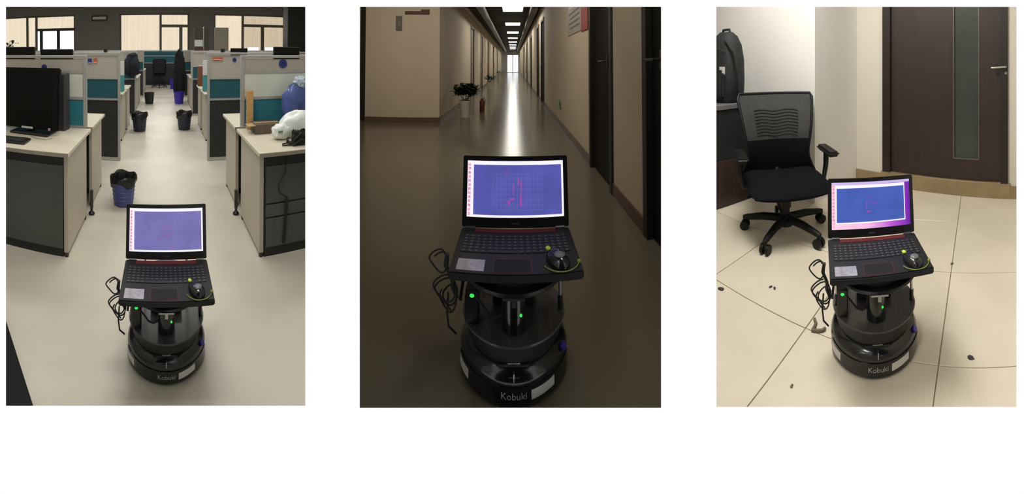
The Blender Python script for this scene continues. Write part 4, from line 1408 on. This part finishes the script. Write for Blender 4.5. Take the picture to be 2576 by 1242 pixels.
fs_ += [tuple(range(n - 1, -1, -1)), tuple((len(prof) - 1) * n + i for i in range(n))]
v.add(vs_, fs_).build('body', cloth, bp, smooth=True)
MB().box(-0.12, 0.12, -0.15, -0.09, 0.03, 0.26).build('front_pocket', cloth, bp, bevel=0.025, segs=2)
MB().tube([(-0.05, 0.0, 0.555), (-0.04, 0.0, 0.585), (0.04, 0.0, 0.585), (0.05, 0.0, 0.555)], 0.011, 8).build('carry_handle', cloth, bp, smooth=True)
MB().tube([(0.10, -0.09, 0.50), (0.172, -0.06, 0.40), (0.185, -0.03, 0.24), (0.175, 0.0, 0.04)], 0.012, 8).build('strap', cloth, bp, smooth=True)
MB().box(0.062, 0.112, -0.118, -0.100, 0.225, 0.285).build('white_tag', paper, bp)
MB().tube([(-0.12, -0.105, 0.40), (-0.06, -0.118, 0.43), (0.06, -0.118, 0.43), (0.12, -0.10, 0.40)], 0.004, 6).build('zip', dark_steel, bp)

# ---- office chair
CH = RC @ T(-0.525, 2.18, 0, math.radians(28))
ch = thing('office_chair', 'black mesh-backed office chair on casters beside the robot', 'chair', CH)
mesh_m = mat('chair_mesh', (0.045, 0.045, 0.045), 0.8, var=0.15, scale=120, alpha=0.84)
frame_c = mat('chair_frame', (0.006, 0.006, 0.006), 0.5, var=0.1, spec=0.3)
seat_c = mat('chair_seat_cloth', (0.006, 0.007, 0.009), 0.9, var=0.2, scale=60, spec=0.1)
# five-star base
leg_src = None
star = MB().cyl((0, 0, 0.055), (0, 0, 0.125), 0.045, 0.038, 20).build('hub', frame_c, ch, smooth=True)
for i in range(5):
    a = math.radians(-58 + 72 * i)
    M = Matrix.Rotation(a, 4, 'Z')
    lg = MB().tube([(0.03, 0, 0.100), (0.15, 0, 0.098), (0.255, 0, 0.082), (0.285, 0, 0.074)], [0.026, 0.024, 0.019, 0.016], 10, M).build('leg', frame_c, ch, smooth=True)
    ct = MB()
    for sg in (-1, 1):
        ct.cyl((0.275, sg * 0.008, 0.029), (0.275, sg * 0.027, 0.029), 0.029, n=18, M=M)
    ct.build('caster', frame_c, lg, smooth=True)
    MB().tube([(0.278, 0, 0.03), (0.280, 0, 0.075)], 0.010, 8, M).build('caster_stem', frame_c, lg)
MB().cyl((0, 0, 0.12), (0, 0, 0.29), 0.026, n=16).build('gas_lift', frame_c, ch, smooth=True)
MB().cyl((0, 0, 0.17), (0, 0, 0.285), 0.036, n=16).build('gas_lift_cover', frame_c, ch, smooth=True)
MB().box(-0.10, 0.10, -0.10, 0.12, 0.272, 0.300).build('tilt_plate', frame_c, ch, bevel=0.005)
MB().tube([(-0.08, 0.0, 0.285), (-0.20, -0.04, 0.275), (-0.265, -0.05, 0.27)], 0.007, 8).build('lever', frame_c, ch)
# cushion seat
m = MB()
nx, ny = 14, 12
vs_, fs_ = [], []
for top in (1, 0):
    for j in range(ny + 1):
        for i in range(nx + 1):
            a, b2 = i / nx * 2 - 1, j / ny * 2 - 1
            # rounded-square outline
            x = a * 0.262 * (1 - 0.10 * b2 * b2 * b2 * b2)
            y = b2 * 0.235 * (1 - 0.10 * a * a * a * a)
            e2 = max(abs(a), abs(b2)) ** 6
            z = 0.378 - 0.035 * e2 - 0.012 * (1 - a * a) - (0.03 * max(0, -b2) ** 3) if top else 0.297 + 0.022 * e2
            vs_.append((x, y, z))
q = (nx + 1) * (ny + 1)
for j in range(ny):
    for i in range(nx):
        k = j * (nx + 1) + i
        fs_.append((k, k + 1, k + nx + 2, k + nx + 1))
        fs_.append((q + k, q + k + nx + 1, q + k + nx + 2, q + k + 1))
ring = [i for i in range(nx + 1)] + [j * (nx + 1) + nx for j in range(1, ny + 1)] + [ny * (nx + 1) + i for i in range(nx - 1, -1, -1)] + [j * (nx + 1) for j in range(ny - 1, 0, -1)]
for i in range(len(ring)):
    a, b2 = ring[i], ring[(i + 1) % len(ring)]
    fs_.append((b2, a, q + a, q + b2))
m.add(vs_, fs_).build('seat', seat_c, ch, smooth=True)


# backrest: curved mesh panel in a frame
def back_pt(a, k, off=0.0):
    """a in -1..1 across, k in 0..1 up"""
    z = 0.312 + 0.563 * k
    hwid = 0.207 + 0.07 * max(0, (0.34 - k) / 0.34) ** 1.5 + 0.082 * max(0, (k - 0.22) / 0.78) ** 0.9
    if k > 0.93:
        hwid -= 0.02 * ((k - 0.93) / 0.07) ** 2
    y = 0.215 + 0.10 * k * k - 0.035 * math.sin(PI * k) - 0.045 * (1 - a * a) * -1 + off
    return Vector((a * hwid, y, z))


m = MB()
na, nk = 16, 22
vs_, fs_ = [], []
for off in (0.0, 0.008):
    for j in range(nk + 1):
        for i in range(na + 1):
            vs_.append(tuple(back_pt(i / na * 2 - 1, j / nk, off)))
q = (na + 1) * (nk + 1)
for j in range(nk):
    for i in range(na):
        k = j * (na + 1) + i
        fs_.append((k, k + 1, k + na + 2, k + na + 1))
        fs_.append((q + k, q + k + na + 1, q + k + na + 2, q + k + 1))
mesh_m2 = mesh_m
bk = m.add(vs_, fs_).build('backrest', mesh_m2, ch, smooth=True)
fr = [back_pt(-1, j / 20) for j in range(21)] + [back_pt(-1 + i / 6, 1.0) for i in range(1, 12)] + [back_pt(1, 1 - j / 20) for j in range(21)]
MB().tube([p + Vector((0, 0.004, 0)) for p in fr], 0.011, 8).build('back_frame', frame_c, bk, smooth=True)
m = MB()
vs_, fs_ = [], []
nk2 = 10
for off in (-0.012, 0.014):
    for j in range(nk2 + 1):
        for i in range(na + 1):
            vs_.append(tuple(back_pt((i / na * 2 - 1) * 0.97, j / nk2 * 0.44, off)))
q = (na + 1) * (nk2 + 1)
for j in range(nk2):
    for i in range(na):
        k = j * (na + 1) + i
        fs_.append((k, k + 1, k + na + 2, k + na + 1))
        fs_.append((q + k, q + k + na + 1, q + k + na + 2, q + k + 1))
m.add(vs_, fs_).build('lumbar_cover', seat_c, bk, smooth=True)
slat_m = mat('lumbar_slat', (0.020, 0.020, 0.020), 0.6, var=0.1)
for i in range(9):
    k = 0.49 + 0.038 * i
    pts = [back_pt(-0.62 + 0.155 * j, k + 0.012 * math.sin(j * 1.3), 0.018) for j in range(9)]
    MB().tube([p + Vector((0, -0.022, 0)) for p in pts], 0.0042, 6).build('slat', slat_m, bk, smooth=True)
MB().tube([(0, 0.10, 0.288), (0, 0.24, 0.30), (0, 0.30, 0.42), (0, 0.315, 0.56)], [0.03, 0.03, 0.026, 0.02], 10).build('back_bracket', frame_c, ch, smooth=True)
for sg in (-1, 1):
    ar = MB().tube([(sg * 0.16, 0.02, 0.288), (sg * 0.275, 0.03, 0.31), (sg * 0.296, 0.04, 0.40), (sg * 0.296, 0.03, 0.50)], [0.018, 0.018, 0.018, 0.02], 10).build('arm', frame_c, ch, smooth=True)
    MB().box(sg * 0.296 - 0.040, sg * 0.296 + 0.040, -0.12, 0.13, 0.497, 0.53).build('arm_pad', frame_c, ar, bevel=0.014, segs=3)

# ---- litter on the tiles
lit = mat('litter_dark', (0.05, 0.045, 0.04), 0.8, var=0.3)
litb = mat('litter_brown', (0.20, 0.15, 0.10), 0.8, var=0.3)
for i, (x, y, s, m_, lab) in enumerate([
        (-0.700, 1.545, 0.016, lit, 'dark scrap on the tiles near the left edge of the tiled room'),
        (-0.474, 1.645, 0.010, lit, 'small dark crumb below the chair, first of a pair'),
        (-0.452, 1.640, 0.010, lit, 'small dark crumb below the chair, second of a pair'),
        (0.392, 1.250, 0.014, lit, 'dark scrap on the tiles before the robot'),
        (0.470, 1.845, 0.011, litb, 'small brown spot on the tiles beside the laptop'),
        (-0.260, 1.170, 0.008, litb, 'faint brown scrap near the front of the tiles')]):
    t = thing('floor_scrap', lab, 'scrap', RC @ T(x, y, 0.0, i * 0.9))
    MB().blob((s, s * 0.6, s * 0.35), 0.4, 2.0, i, 2, T(0, 0, s * 0.22), -s * 0.21).build('scrap', m_, t, smooth=True)
t = thing('twisted_cord', 'twisted brown cord end lying on the tiles by the robot', 'cord', RC @ T(-0.205, 1.43, 0.0))
MB().tube([(-0.022, 0.050, 0.007), (-0.012, 0.028, 0.007), (-0.016, 0.006, 0.007), (-0.020, -0.010, 0.007)], 0.0065, 7).build('strand', litb, t, smooth=True)
MB().tube([(-0.026, -0.012, 0.007), (0.0, -0.012, 0.007), (0.022, -0.006, 0.007), (0.030, 0.006, 0.007)], 0.0065, 7).build('strand', litb, t, smooth=True)

robot_set(RC, 0.030, 1.395, math.radians(4), 'c', ('on the beige tiled floor', 'blue map on a pink desktop, on the tiled floor', 'on the beige tiled floor'), 0.004, -0.094, math.radians(4), 0.16)

bpy.context.view_layer.update()
